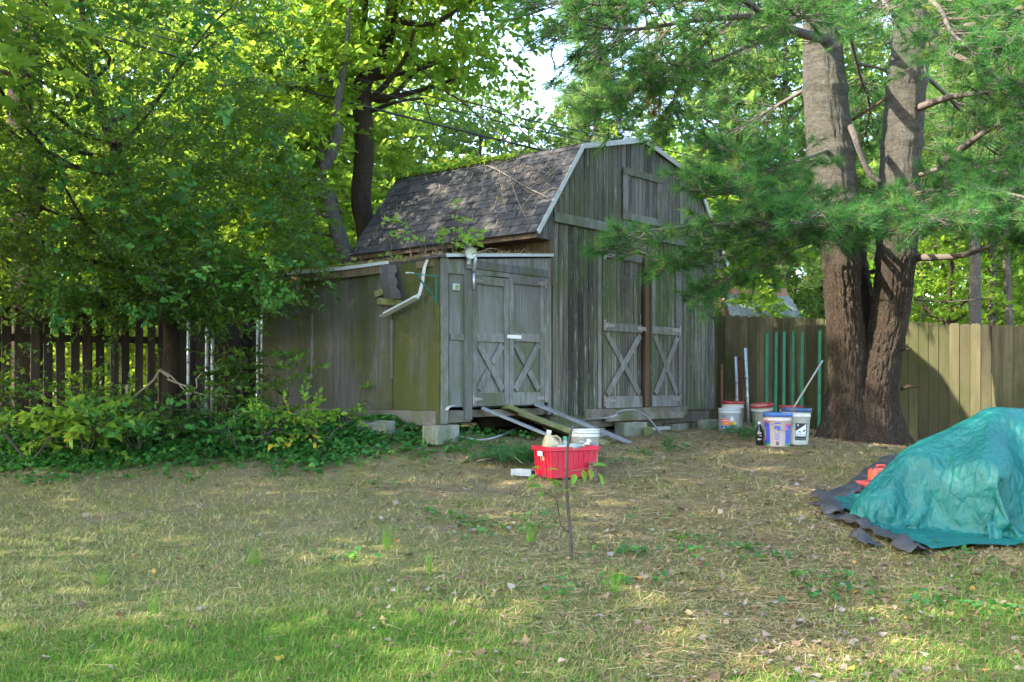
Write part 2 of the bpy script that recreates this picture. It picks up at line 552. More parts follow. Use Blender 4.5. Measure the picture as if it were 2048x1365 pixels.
gy = np.concatenate([np.linspace(-60, 2, 8)[:-1], np.linspace(2, 18, 130), np.linspace(18, 60, 14)[1:], np.linspace(60, 900, 8)[1:]])
XX, YY = np.meshgrid(gx, gy)
ZZ = gh(XX, YY)
nx, ny = len(gx), len(gy)
idx = np.arange(nx * ny).reshape(ny, nx)
q = np.stack([idx[:-1, :-1], idx[:-1, 1:], idx[1:, 1:], idx[1:, :-1]], -1).reshape(-1, 4)
T = np.concatenate([q[:, [0, 1, 2]], q[:, [0, 2, 3]]])
tag(link('ground', np_mesh('ground', np.stack([XX, YY, ZZ], -1).reshape(-1, 3), T, M_ground, smooth=True)), 'mossy lawn floor strewn with needles and leaves', 'lawn', kind='structure')

# ------------------------------------------------------------------ garden shed
YAW = .853
X0, Y0 = .466, 12.0
CY, SY = math.cos(YAW), math.sin(YAW)
SH = empty('garden_shed', (X0, Y0, 0), YAW)
tag(SH, 'weathered gray-green wooden barn shed with gambrel roof and sagging lean-to', 'shed')
W, ov, ez, kk, kz, pz, LEN = 3.68, .349, 2.974, .511, 4.116, 4.427, 3.214
lw, lez, lhz, lL = 1.84, 2.56, 2.737, 3.108
sb, lsb = .874, .967

def fa(px):
    r = (px - 1024) / FPX
    return (r * Y0 - X0) / (CY - r * SY)
def F(px, py):
    a = fa(px)
    return a, CAM_Z - (py - HOR) / FPX * (Y0 + a * SY)
def S(px, py, a=-lw):
    """point of the lean-to's long side wall (or of the plane x=a)"""
    r = (px - 1024) / FPX
    b = (X0 + a * CY - r * (Y0 + a * SY)) / (SY + r * CY)
    return b, CAM_Z - (py - HOR) / FPX * (Y0 + a * SY + b * CY)

def roofline(a):
    xs = [-ov, kk, W / 2, W - kk, W + ov]
    return float(np.interp(a, xs, [ez, kz, pz, kz, ez]))

# front siding, one mesh per board
door_a0, door_a1, door_top = .955, 2.767, 2.945
pitch = .0995
nb = int(round(W / pitch))
hay = (1.42, 2.26, 3.40, 3.97)
M_s = SH.matrix_basis
for i in range(nb):
    a0, a1 = i * W / nb + .004, (i + 1) * W / nb - .004
    mid = (a0 + a1) / 2
    bot = sb + R.uniform(-.012, .012)
    if door_a0 - .03 < mid < door_a1 + .03:
        bot = door_top + .012
    MB().box((a0 + .002, -.020 + R.uniform(-.002, .002), bot), (a1 - .002, -.004, 3.21)).build('siding_board', M_front, SH)
j0 = int(-ov / (W / nb)) - 1
for i in range(j0, nb - j0):
    a0, a1 = max(i * W / nb + .004, -ov + .01), min((i + 1) * W / nb - .004, W + ov - .01)
    if a1 - a0 < .03:
        continue
    bot = 3.215 if 0 <= a0 and a1 <= W + .01 else ez - .035
    for b0, b1 in ([(bot, None)] if not (hay[0] - .02 < (a0 + a1) / 2 < hay[1] + .02) else [(bot, hay[2] - .03), (hay[3] + .03, None)]):
        if b1 is None:
            t0, t1 = roofline(a0) - .012, roofline(a1) - .012
            poly = [(a0, b0), (a1, b0), (a1, t1)]
            for kn in (kk, W / 2, W - kk):
                if a0 < kn < a1:
                    poly.append((kn, roofline(kn) - .012))
            poly.append((a0, t0))
            if min(t0, t1) - b0 < .02:
                continue
        else:
            poly = [(a0, b0), (a1, b0), (a1, b1), (a0, b1)]
        yo = R.uniform(-.002, .002)
        MB().prism([(p_[0] + (.002 if p_[0] == a0 else -.002 if p_[0] == a1 else 0), p_[1]) for p_ in poly], -.031 + yo, -.012).build('siding_board', M_upper, SH)
# sheathing and frame behind the boards, near-black to paint shade into the grooves, with the door opening left free
wb = MB()
for a0, a1, z0, z1 in ((.002, door_a0, sb + .02, 3.2), (door_a1, W - .002, sb + .02, 3.2), (door_a0, door_a1, door_top + .02, 3.2)):
    wb.box((a0, .0, z0), (a1, .05, z1))
wb.prism([(.0, 3.205), (W, 3.205), (W, 3.4), (W - kk, kz - .06), (W / 2, pz - .06), (kk, kz - .06), (0, 3.4)], .002, .05)
wb.build('wall_sheathing', M_dark, SH)
wb = MB()
wb.box((.0, LEN - .08, sb), (W, LEN - .03, 3.2)).prism([(0, 3.2), (W, 3.2), (W, 3.4), (W - kk, kz - .05), (W / 2, pz - .05), (kk, kz - .05), (0, 3.4)], LEN - .08, LEN - .03)
wb.build('rear_wall', M_front, SH)
MB().box((W - .05, .052, sb), (W, LEN - .085, 3.35)).build('side_wall', M_front, SH)
MB().box((.0, .052, sb), (.04, LEN - .085, 3.35)).build('side_wall', M_front, SH)
for i in range(int(LEN / .1)):                     # boards of the strip between lean-to roof and eave
    MB().box((-.02, i * .1 + .006, lhz - .05), (-.002, i * .1 + .094, ez + .03)).build('siding_board', M_soffit, SH)
MB().box((0, .02, sb - .06), (W, LEN - .03, sb - .003)).build('floor_deck', M_skid, SH)
for b in (.02, 1.1, 2.2, LEN - .17):
    MB().box((-.02, b, sb - .17), (W - .02, b + .09, sb - .062)).build('floor_skid', M_skid, SH, .006)
MB().box((.62, -.05, sb - .07), (2.95, .012, sb + .06)).build('door_sill', M_skid, SH, .006)
MB().box((1.0, -.12, sb - .10), (2.75, -.052, sb - .005)).build('door_sill', M_skid, SH, .006)
# band, corner trim, hay door
MB().box((.0, -.062, 3.15), (1.3, -.036, 3.268)).build('band_board', M_trim, SH, .004)
MB().box((1.306, -.060, 3.152), (W - .005, -.036, 3.262)).build('band_board', M_trim, SH, .004)
MB().box((-.055, -.03, lhz - .35), (-.001, .001, 3.2)).build('corner_board', M_soffit, SH)
MB().box((W - .004, -.028, sb), (W + .045, .06, ez + .2)).build('corner_board', M_upper, SH)
HD = MB().box((hay[0] + .01, -.028, hay[2] + .01), (hay[1] - .01, -.004, hay[3] - .01)).build('hay_door', M_dark, SH)
nh = 8
for i in range(nh):
    x0 = hay[0] + .08 + i * (hay[1] - hay[0] - .16) / nh
    MB().box((x0 + .003, -.042, hay[2] + .02), (x0 + (hay[1] - hay[0] - .16) / nh - .003, -.028, hay[3] - .02)).build('board', M_upper, HD)
MB().box((hay[0] - .02, -.066, hay[3] - .04), (hay[1] + .02, -.036, hay[3] + .05)).build('rail', M_trim, HD, .004)
MB().box((hay[0] - .02, -.066, hay[2] - .05), (hay[1] + .02, -.036, hay[2] + .045)).build('rail', M_trim, HD, .004)
MB().box((hay[0] - .02, -.063, hay[2] + .047), (hay[0] + .075, -.036, hay[3] - .042)).build('stile', M_trim, HD, .004)
MB().box((hay[1] - .075, -.063, hay[2] + .047), (hay[1] + .02, -.036, hay[3] - .042)).build('stile', M_trim, HD, .004)
# roof slopes
knots = [(-ov, ez), (kk, kz), (W / 2, pz), (W - kk, kz), (W + ov, ez)]
for i in range(4):
    (xa, za), (xb, zb) = knots[i], knots[i + 1]
    d = Vector((xb - xa, 0, zb - za)).normalized()
    n = Vector((-d.z, 0, d.x))
    p, q = Vector((xa, 0, za)), Vector((xb, 0, zb))
    poly = [(p + n * .002), (q + n * .002), (q + n * .03), (p + n * .03)]
    rf = MB().prism([(v.x, v.z) for v in poly], -.07, LEN).build('roof', M_roofing, SH)
    # shingles, course by course
    ln = (q - p).length
    expo = .137
    flip = i >= 2
    if True:
        nc = int(ln / expo) + 1
        wbx = MB().box((0, -.148, -.003), (1, .148, .003))
        for c in range(nc):
            s0 = -.012 + c * expo
            s1 = min(s0 + expo + .03, ln + .01)
            if s1 - s0 < .05:
                continue
            if i > 1 and c % 1 == 0 and i != 2:
                pass
            off = (.15 if c % 2 else 0) + R.uniform(-.02, .02)
            y = -.085 + off - .15
            while y < LEN + .02:
                y0_, y1_ = max(y, -.085), min(y + .296, LEN + .015)
                if y1_ - y0_ > .04:
                    lift = .032
                    if not flip:
                        A, D_ = p, d
                    else:
                        A, D_ = q, -d
                    mb = MB()
                    e = R.uniform(-.004, .004)
                    for (ss, hh) in ((s0 + e, lift + .010), (s1, lift + .001)):
                        for yy in (y0_ + .003, y1_ - .003):
                            for t in (0, .006):
                                v = A + D_ * ss + n * (hh + t)
                                mb.v.append((v.x, yy, v.z))
                    mb.f = [(0, 1, 3, 2), (4, 6, 7, 5), (1, 5, 7, 3), (0, 2, 6, 4), (0, 4, 5, 1), (2, 3, 7, 6)]
                    mb.m = [0] * 6
                    mb.s = [False] * 6
                    if not (i == 3 or i == 2):
                        mb.build('shingle', M_shingle, rf)
                y += .302
# white rake trim
for i in range(4):
    (xa, za), (xb, zb) = knots[i], knots[i + 1]
    MB().bar((xa, -.079, za + .012), (xb, -.079, zb + .012), .016, .062, up=(0, 1, 0) if False else (-(zb - za), 0, xb - xa)).build('rake_trim', M_white, SH)
MB().box((-ov + .0, -.068, ez - .045), (-ov + .012, LEN, ez + .004)).build('eave_fascia', M_soffit, SH)
MB().box((-ov + .014, -.03, ez - .04), (-.024, LEN, ez - .026)).build('soffit', M_soffit, SH)
for x0_, x1_ in ((door_a0 - .068, door_a0 - .006), (door_a1 - .014, door_a1 + .055)):
    MB().box((x0_, -.036, sb + .066), (x1_, -.0225, door_top + .01)).build('door_jamb', M_trim, SH)
# the big double doors
def big_door(a0, a1, nbd, side):
    z0, z1 = sb + .065, door_top
    zm = 1.96
    dr = MB().box((a0 - .004, -.021, z0 + .004), (a1 + .004, .004, z1 + .01)).build('door', M_dark, SH)  # near-black slab paints the gap shade that outlines the leaf
    a0, a1, z1 = a0 + .016, a1 - .014, z1 - .014
    for i in range(nbd):
        x0, x1 = a0 + i * (a1 - a0) / nbd, a0 + (i + 1) * (a1 - a0) / nbd
        MB().box((x0 + .003, -.040 + R.uniform(-.002, .002), z0 + R.uniform(0, .01)), (x1 - .003, -.021, z1)).build('board', M_front, dr)
    for zz, h in ((z1 - .055, .105), (zm, .105), (z0 + .075, .15)):
        MB().box((a0 + (.03 if side < 0 else -.0), -.064, zz - h / 2), (a1 - .01, -.042, zz + h / 2)).build('rail', M_brace, dr, .004)
    lo, hi = z0 + .155, zm - .06
    ins = .06
    MB().bar((a0 + ins, -.052, hi - .02), (a1 - ins, -.052, lo + .02), .018, .085, up=(1, 0, .6)).build('brace', M_brace, dr, .003)
    MB().bar((a0 + ins, -.063, lo + .02), (a1 - ins, -.063, hi - .02), .018, .085, up=(-1, 0, .6)).build('brace', M_brace, dr, .003)
    if side > 0:
        MB().box((a1 - .085, -.061, zm + .055), (a1 - .005, -.042, z1 - .11)).build('stile', M_brace, dr, .003)
        MB().box((a0 + .0, -.061, zm + .055), (a0 + .06, -.042, z1 - .11)).build('stile', M_brace, dr, .003)
    for zz in (z1 - .07, zm + .02, z0 + .10):
        hx = a0 if side < 0 else a1
        mb = MB().box((hx - .02, -.074, zz - .065), (hx + .02, -.066, zz + .065))
        mb.prism([(hx, zz + .035), (hx - side * .22, zz + .012), (hx - side * .22, zz - .012), (hx, zz - .035)], -.072, -.0655)
        mb.build('strap_hinge', M_hinge, dr)
    if side < 0:
        MB().box((a1 - .13, -.073, zm - .022), (a1 + .06, -.0655, zm + .028)).build('hasp', M_hinge, dr)
    return dr
gap0, gap1 = fa(1279), fa(1297)
big_door(door_a0, gap0, 9, -1)
big_door(gap1, door_a1 - .02, 7, 1)
MB().box((gap1 - .115, -.03, sb + .065), (gap1 - .012, .03, door_top)).build('door_post', M_raw, SH, .004)

# ---- lean-to
# plywood side wall in four sheets, with seam battens
seams = [S(527, 700)[0], S(627, 700)[0], S(787, 700)[0], 0.0]
seams = sorted(seams)
for b0, b1 in zip(seams[:-1], seams[1:]):
    MB().box((-lw - .012, b0 + .006, lsb), (-lw + .01, b1 - .006, lez - .02)).build('plywood_sheet', M_ply, SH)
for px, y0p, y1p in ((627, 628, 757), (787, 640, 757)):
    b, zt = S(px, y0p)
    zb = S(px, y1p)[1]
    MB().box((-lw - .032, b - .014, zb), (-lw - .013, b + .014, zt)).build('batten', M_trim, SH)
for (xa, ya, xb, yb) in ((604, 631, 626, 631), (604, 708, 626, 708), (762, 705, 786, 706)):
    b0, z = S(xa, ya)
    b1, _ = S(xb, yb)
    MB().box((-lw - .02, b1, z - .006), (-lw - .0125, b0, z + .006)).build('hinge_strip', M_rust, SH)
MB().box((-lw - .05, .03, lsb - .16), (-lw + .04, lL - .05, lsb - .006)).build('base_timber', M_skid, SH, .006)
MB().box((-lw + .012, lL - .03, lsb), (-.02, lL, lez)).build('rear_panel', M_ply, SH)
MB().box((-lw + .03, .02, lsb - .08), (-.03, lL - .03, lsb - .003)).build('floor_deck', M_skid, SH)
# front: posts, panel, header, strip
def fbox(x0, y0, x1, y1, d0, d1, name, mt, par=SH, bev=.003):
    a0, a1 = fa(x0), fa(x1)
    zt, zb = F((x0 + x1) / 2, y0)[1], F((x0 + x1) / 2, y1)[1]
    return MB().box((a0, d0, zb), (a1, d1, zt)).build(name, mt, par, bev)
MB().box((-lw - .014, -.036, lsb - .14), (-lw + .085, .0, lez + .03)).build('corner_post', M_brace, SH, .004)
MB().box((-lw - .035, -.012, lsb - .14), (-lw - .0145, .075, lez - .03)).build('corner_post', M_ply, SH, .004)
fbox(897, 528, 927, 815, -.012, .0, 'front_panel', M_plyd)
fbox(924, 530, 938.5, 840, -.05, -.013, 'door_post', M_trim)
fbox(897, 668, 924, 681, -.03, -.0125, 'cross_rail', M_brace)
fbox(1084, 548, 1092, 805, -.04, .0, 'door_post', M_brace)
fbox(1092.5, 548, 1099, 830, -.03, .0, 'corner_post', M_trim)
fbox(939, 531, 1091, 547, -.05, -.002, 'header_board', M_trim)
a0, a1 = -lw + .002, -.06
lhf = lambda a: lez + (lhz - lez) * (a + lw) / lw
MB().prism([(a0, 2.40), (a1, 2.46), (a1, lhf(a1) - .012), (a0 + .07, lhf(a0) - .012)], -.035, -.002).build('gable_strip', M_trim, SH)
MB().box((fa(940), .004, lsb + .02), (fa(1090), .012, 2.45)).build('door_backing', M_dark, SH)
MB().box((-lw + .1, -.03, lsb - .13), (fa(938), .0, lsb - .01)).build('base_timber', M_skid, SH, .004)
def small_door(x0, x1, mir):
    a0, a1 = fa(x0), fa(x1)
    z0, z1 = lsb + .035, F(x0, 548)[1] - .01
    zm = F((x0 + x1) / 2, 676)[1]
    dr = MB().box((a0 + .004, -.02, z0), (a1 - .004, -.004, z1)).build('lean_to_door', M_plyd, SH)
    w = .075
    MB().box((a0 + .004, -.044, z0), (a0 + w, -.021, z1)).build('stile', M_brace, dr, .003)
    MB().box((a1 - w, -.044, z0), (a1 - .004, -.021, z1)).build('stile', M_brace, dr, .003)
    for zz, h in ((z1 - .05, .09), (zm, .095), (z0 + .075, .145)):
        MB().box((a0 + w + .002, -.043, zz - h / 2), (a1 - w - .002, -.021, zz + h / 2)).build('rail', M_brace if h < .12 else M_trim, dr, .003)
    lo, hi = z0 + .16, zm - .055
    p0, p1 = (a0 + w + .03, a1 - w - .03)
    if mir: p0, p1 = p1, p0
    MB().bar((p0, -.039, hi - .02), (p1, -.039, lo + .02), .016, .08, up=(1, 0, .4)).build('brace', M_brace, dr, .003)
    pm, zmid = (p0 + p1) / 2, (lo + hi) / 2
    k = .16
    MB().bar((p1, -.0385, hi - .02), (pm + (p1 - pm) * k, -.0385, zmid + (hi - zmid) * k), .015, .08, up=(1, 0, -.4)).build('brace', M_brace, dr, .003)
    MB().bar((p0, -.0385, lo + .02), (pm + (p0 - pm) * k, -.0385, zmid + (lo - zmid) * k), .015, .08, up=(1, 0, -.4)).build('brace', M_brace, dr, .003)
    hx = a0 if not mir else a1
    sg = 1 if not mir else -1
    for zz in ((z0 + .08, z1 - .06)):
        mb = MB().box((hx - .012, -.062, zz - .05), (hx + .014, -.056, zz + .05))
        mb.prism([(hx, zz + .025), (hx + sg * .15, zz + .008), (hx + sg * .15, zz - .008), (hx, zz - .025)], -.05, -.0455)
        mb.build('strap_hinge', M_hinge, dr)
    if mir:
        MB().box((a0 - .05, -.056, zm - .018), (a0 + .19, -.046, zm + .022)).build('hasp', M_galv, dr)
    return dr
small_door(939, 1012.5, False)
small_door(1013, 1083.5, True)
# lean-to roof: a thin sagging deck with rolled roofing, fascia and drip edge
def lroof(a, b):
    sag = .03 * math.sin(max(0, min(1, b / lL)) * math.pi) * (1 - (a + lw) / lw)
    return lhf(a) - sag
mb = MB()
V = []
na, nbb = 8, 14
hole = (.32, .68)
for t in (0, .028):
    for i in range(na + 1):
        for j in range(nbb + 1):
            a = -lw - .07 + (lw + .05) * i / na
            b = -.06 + (lL + .14) * j / nbb
            if i == 0 and hole[0] < b < hole[1] + .1:
                a += .13
            V.append((a, b, lroof(a, b) + t + .004))
ii = lambda t, i, j: t * (na + 1) * (nbb + 1) + i * (nbb + 1) + j
Fc = []
for i in range(na):
    for j in range(nbb):
        Fc.append((ii(1, i, j), ii(1, i + 1, j), ii(1, i + 1, j + 1), ii(1, i, j + 1)))
        Fc.append((ii(0, i, j), ii(0, i, j + 1), ii(0, i + 1, j + 1), ii(0, i + 1, j)))
for j in range(nbb):
    Fc.append((ii(0, 0, j), ii(1, 0, j), ii(1, 0, j + 1), ii(0, 0, j + 1)))
    Fc.append((ii(0, na, j), ii(0, na, j + 1), ii(1, na, j + 1), ii(1, na, j)))
for i in range(na):
    Fc.append((ii(0, i, 0), ii(0, i + 1, 0), ii(1, i + 1, 0), ii(1, i, 0)))
    Fc.append((ii(0, i, nbb), ii(1, i, nbb), ii(1, i + 1, nbb), ii(0, i + 1, nbb)))
LR = mb.add(V, Fc).build('lean_to_roof', M_roofing, SH)
for b0, b1 in ((.72, 1.5), (1.51, lL + .06)):
    MB().bar((-lw - .055, b0, lroof(-lw, b0) - .04), (-lw - .055, b1, lroof(-lw, b1) - .04), .022, .085).build('fascia_board', M_soffit, SH)
    MB().bar((-lw - .078, b0, lroof(-lw, b0) + .022), (-lw - .078, b1, lroof(-lw, b1) + .022), .014, .035).build('drip_edge', M_white, SH)
MB().bar((-lw - .02, .02, lroof(-lw, .02) - .04), (-lw - .02, .34, lroof(-lw, .3) - .045), .022, .075).build('fascia_board', M_soffit, SH)
# front drip edge, bent down at the corner and hanging loose along the side
MB().bar((-.06, -.072, lhf(-.06) + .02), (-lw + .02, -.072, lhf(-lw) + .024), .016, .034, up=(0, 0, 1)).build('drip_edge', M_white, SH)
hang = []
for (px, py, da, dbb) in ((858, 512, -.02, -.07), (849, 535, -.05, -.05), (845, 565, -.09, -.03), (838, 592, -.14, -.02)):
    b, z = S(px, py, -lw + da - .02)
    hang.append(Vector((-lw + da - .02, b, z)))
he = S(768, 630, -lw - .17)
mb = MB()
for p, q in zip(hang[:-1], hang[1:]):
    mb.bar(p, q, .035, .008, up=(1, .25, 0))
end = Vector((-lw - .18, he[0], he[1]))
dd = (end - hang[-1]).normalized()
mb.bar(hang[-1], end, .012, .052, up=(.25, 0, 1))
mb.bar(hang[-1] + Vector((-.028, 0, -.024)), end + Vector((-.028, 0, -.024)), .06, .006, up=(.25, 0, 1))
mb.build('hanging_drip_edge', M_white, SH)
# torn roofing flap and broken deck boards at the hole in the eave
b_, z_ = S(768, 535, -lw - .08)
mb = MB()
V, Fc = [], []
nf = 9
for j in range(nf + 1):
    t = j / nf
    py = 530 + 68 * t
    for k, px in enumerate((758 + 12 * t + (3 if j % 2 else 0), 776 + 10 * t, 792 + 13 * t * t + (2 if j % 3 else -2))):
        bb, zz = S(px, py, -lw - .10 - .03 * math.sin(t * 2.4) - .012 * (k == 1))
        V.append((-lw - .10 - .05 * math.sin(t * 2.4) - .018 * (k == 1), bb, zz))
n0 = len(V)
V += [(v[0] - .008, v[1], v[2]) for v in V]
for j in range(nf):
    for k in range(2):
        a = j * 3 + k
        Fc += [(a, a + 1, a + 4, a + 3), (a + n0, a + 3 + n0, a + 4 + n0, a + 1 + n0)]
rim = [0, 1, 2] + [3 * j + 2 for j in range(1, nf + 1)] + [3 * nf + 1, 3 * nf] + [3 * j for j in range(nf - 1, 0, -1)]
for a, b in zip(rim, rim[1:] + rim[:1]):
    Fc.append((a, a + n0, b + n0, b))
mb.add(V, Fc).build('torn_roofing_flap', M_roofing, SH)
for (xa, ya, xb, yb, wd) in ((752, 590, 790, 574, .07), (757, 603, 800, 606, .07), (765, 560, 778, 585, .03)):
    b0, z0 = S(xa, ya, -lw - .04)
    b1, z1 = S(xb, yb, -lw - .04)
    MB().bar((-lw - .05, b0, z0), (-lw - .035, b1, z1), .03, wd, up=(0, .3, 1)).build('broken_board', M_green_lumber, SH, .004)
# green angle bracket
M_brkt = plain('green_paint', (.012, .10, .075), .5, .1, .25, 20, dirt=(.10, .05, .03), dscale=30, dmask=(.55, .7))
k1, k2, k3 = S(877, 552, -lw - .05), S(838, 547, -lw - .30), S(877, 608, -lw - .05)
c0 = Vector((-lw - .045, .02, F(878, 553)[1]))
c1 = c0 + Vector((-.34, .06, .01))
c2 = c0 + Vector((0, 0, -.30))
mb = MB().bar(c0, c1, .028, .008).bar(c0 + Vector((0, 0, .02)), c2, .028, .008, up=(1, 0, 0)).bar(c0 + Vector((-.24, .04, 0)), c2 + Vector((0, 0, .04)), .02, .008, up=(1, 0, 1))
mb.build('wall_bracket', M_brkt, SH)
MB().bar(c1 + Vector((.06, -.008, .002)), c1 + Vector((-.02, .01, .002)), .034, .014).build('bracket_tip', M_white, SH)
# flood lamp on its stub board, conduit, small box
M_lens = plain('glass_lamp', (.30, .31, .27), .15, 0, .1, 10, spec=.6)
la, lz = F(921, 508)
Mx = Matrix.Translation((la, -.13, lz)) @ Matrix.Rotation(math.radians(60), 4, 'Z') @ Matrix.Rotation(math.radians(-100), 4, 'Y')
FL = MB().lathe([(.012, -.10), (.03, -.09), (.034, -.02), (.062, .05), (.066, .06)], 18, M=Mx, closed=False).build('flood_lamp', M_galv, SH)
MB().lathe([(.001, .040), (.03, .042), (.055, .05), (.062, .058)], 18, M=Mx).build('lens', M_lens, FL)
MB().bar((la + .06, -.07, lz - .16), (la + .06, -.05, lz + .09), .09, .02, up=(0, 1, 0)).build('stub_board', M_trim, SH, .003)
MB().bar((la + .02, -.1, lz - .12), (la + .05, -.09, lz - .02), .03, .02, up=(0, 1, 0)).build('lamp_bracket', M_white, SH)
ca, cz = F(937, 520)
MB().tube([(ca, -.09, cz + .05), (ca + .005, -.09, cz), (ca + .005, -.075, cz - .13)], [.02, .026, .026], 10).tube([(ca + .005, -.072, cz - .13), (ca + .005, -.072, cz - .32)], .016, 8).build('conduit', M_galv, SH)
ba, bz = F(908, 575)
bx_ = MB().box((ba - .045, -.045, bz - .035), (ba + .045, -.013, bz + .035)).build('junction_box', M_white, SH, .004)
MB().box((ba - .028, -.049, bz - .022), (ba + .028, -.0455, bz + .022)).build('cover', plain('algae_cover', (.14, .2, .07), .7), bx_)
# white curled scrap at the corner foot
sa, sz = F(888, 815)
mb = MB()
pts = [(0, 0), (.03, .03), (.07, .045), (.12, .05)]
for (x0, z0), (x1, z1) in zip(pts[:-1], pts[1:]):
    mb.bar((sa - .03 + x0, -.06, sz - .03 + z0), (sa - .03 + x1, -.06, sz - .03 + z1), .05, .004, up=(0, 0, 1))
mb.build('peeling_trim', M_white, SH)

# ------------------------------------------------------------------ blocks, ramp and junk about the shed's foot
def sh(a, b, z):
    return Vector((X0 + a * CY - b * SY, Y0 + a * SY + b * CY, z))
def block_mesh():
    mb = MB()
    o = [(-.195, -.095), (.195, -.095), (.195, .095), (-.195, .095)]
    mb.box((-.195, -.095, 0), (.195, -.063, .19)).box((-.195, .063, 0), (.195, .095, .19))
    for x0, x1 in ((-.195, -.16), (-.016, .016), (.16, .195)):
        mb.box((x0, -.0625, 0), (x1, .0625, .1895))
    return mb.mesh('concrete_block', M_conc)
BLK = block_mesh()
def block(loc, rz, label, tilt=0.0, solid=False):
    o = link('concrete_block', BLK)
    o.location = loc
    o.rotation_euler = (tilt, 0, rz)
    tag(o, label, 'block', 'concrete blocks around the shed')
    bv = o.modifiers.new('bevel', 'BEVEL'); bv.width = .006; bv.segments = 1
    return o
g = G(882, 886)
block(g + Vector((0, 0, -.015)), YAW + .15, 'mossy concrete block standing clear of the lean-to corner')
g = G(752, 874)
block(g + Vector((0, 0, -.03)), -.5, 'pale concrete block half sunk in ivy before the plywood wall', .12)
g = G(655, 858)
block(g + Vector((0, 0, .0)), -.66, 'concrete block in deep ivy farthest from the doors', .05)
def under(a, b, label, rz=0.0, dz=0.0):
    p = sh(a, b, 0)
    top = sb - .175
    z = float(gh(p.x, p.y))
    o = block((p.x, p.y, top - .19 + dz), YAW + rz, label)
    return o
under(.85, .10, 'concrete block under the shed floor left of the big doors', 1.57)
under(1.9, .12, 'concrete block under the sill of the big doors', 0)
under(2.75, .02, 'mossy concrete block under the right door jamb', 0)
under(3.42, .08, 'mossy concrete block under the far right shed corner', 0)
o = under(-1.72, .12, 'concrete block holding up the lean-to corner', 1.57, .05)
g = G(1262, 872)
block((g.x, g.y, g.z - .02), YAW - .25, 'mossy concrete block beside the foot of the long gray plank', .0)
p = sh(3.25, -.24, 0)
o = block((p.x, p.y, float(gh(p.x, p.y)) - .06), YAW, 'sunken concrete block lying before the right shed corner')

M_plank = wood('gray_tread_plank', [(.09, .092, .095), (.145, .148, .15), (.20, .204, .207)], (.085, .092, .042), (.5, .7), 3, .15, (8, 8, 8))
def plank(a, z0, px, py, w, t, mt, label, name='ramp_plank', y0=-.05, cleat=True):
    top = sh(a, y0, z0)
    end = G(px, py, t * .6)
    d = (end - top)
    o = MB().bar(top, end, w, t).build(name, mt, None, .003)
    return tag(o, label, 'plank', 'planks leaning on the door sill')
plank(fa(958), lsb + .02, 1120, 884, .20, .028, M_plank, 'gray textured plank leaning on the sill under the hinge side')
plank(fa(1004), lsb + .03, 1150, 878, .12, .05, M_green_lumber, 'mossy square timber between the two gray ramp planks')
plank(fa(1066), lsb + .045, 1262, 890, .20, .028, M_plank, 'long gray textured plank reaching farthest over the grass')
plank(fa(1035), lsb - .05, 1215, 893, .14, .04, M_green_lumber, 'dark mossy board under the long gray plank')
g0, g1 = G(1296, 872), G(1250, 843)
o = MB().bar(g0 + Vector((0, 0, .05)), g1 + Vector((-.02, -.1, .10)), .13, .11).build('timber_offcut', M_green_lumber, None, .02)
tag(o, 'split mossy timber offcut slanting before the big doors', 'timber')
g0, g1 = G(1206, 871), G(1340, 862)
mbp = MB().bar(g0 + Vector((0, 0, .04)), g1 + Vector((0, 0, .04)), .075, .055)
tag(mbp.build('downspout_pipe', M_white, None, .012), 'white rectangular downspout lying before the shed door', 'pipe')
g = G(1046, 953)
o = MB().bar((-.11, 0, .035), (.11, 0, .035), .085, .062).bar((.1105, 0, .035), (.114, 0, .035), .065, .045, mi=1).build('downspout_offcut', [plain('gray_downspout', (.22, .24, .25), .5, 0, .15, 20, dirt=(.12, .11, .09)), M_dark], None, .01)  # dark end plate paints the shaded mouth of the pipe
o.location = g
o.rotation_euler = (0, 0, -.55)
tag(o, 'short gray downspout offcut on the grass beside the red crate', 'pipe')
hp = [G(918, 880, .03), G(960, 887, .03), G(1000, 882, .05), G(1060, 868, .12), sh(fa(1110), -.75, .86), sh(fa(1140), -.7, .92), sh(fa(1185), -.62, .93), sh(fa(1216), -.6, .83), sh(fa(1235), -.66, .62)]
def smoothpath(pts, n=6):
    out = []
    P_ = [pts[0]] + list(pts) + [pts[-1]]
    for i in range(1, len(P_) - 2):
        for k in range(n):
            t = k / n
            p0, p1, p2, p3 = (Vector(x) for x in P_[i - 1:i + 3])
            out.append(.5 * ((2 * p1) + (p2 - p0) * t + (2 * p0 - 5 * p1 + 4 * p2 - p3) * t * t + (3 * p1 - p0 - 3 * p2 + p3) * t ** 3))
    out.append(Vector(pts[-1]))
    return out
tag(MB().tube(smoothpath(hp), .011, 7).build('hose', plain('gray_hose', (.17, .175, .18), .5), None), 'thin gray hose arching over the ramp planks', 'hose')

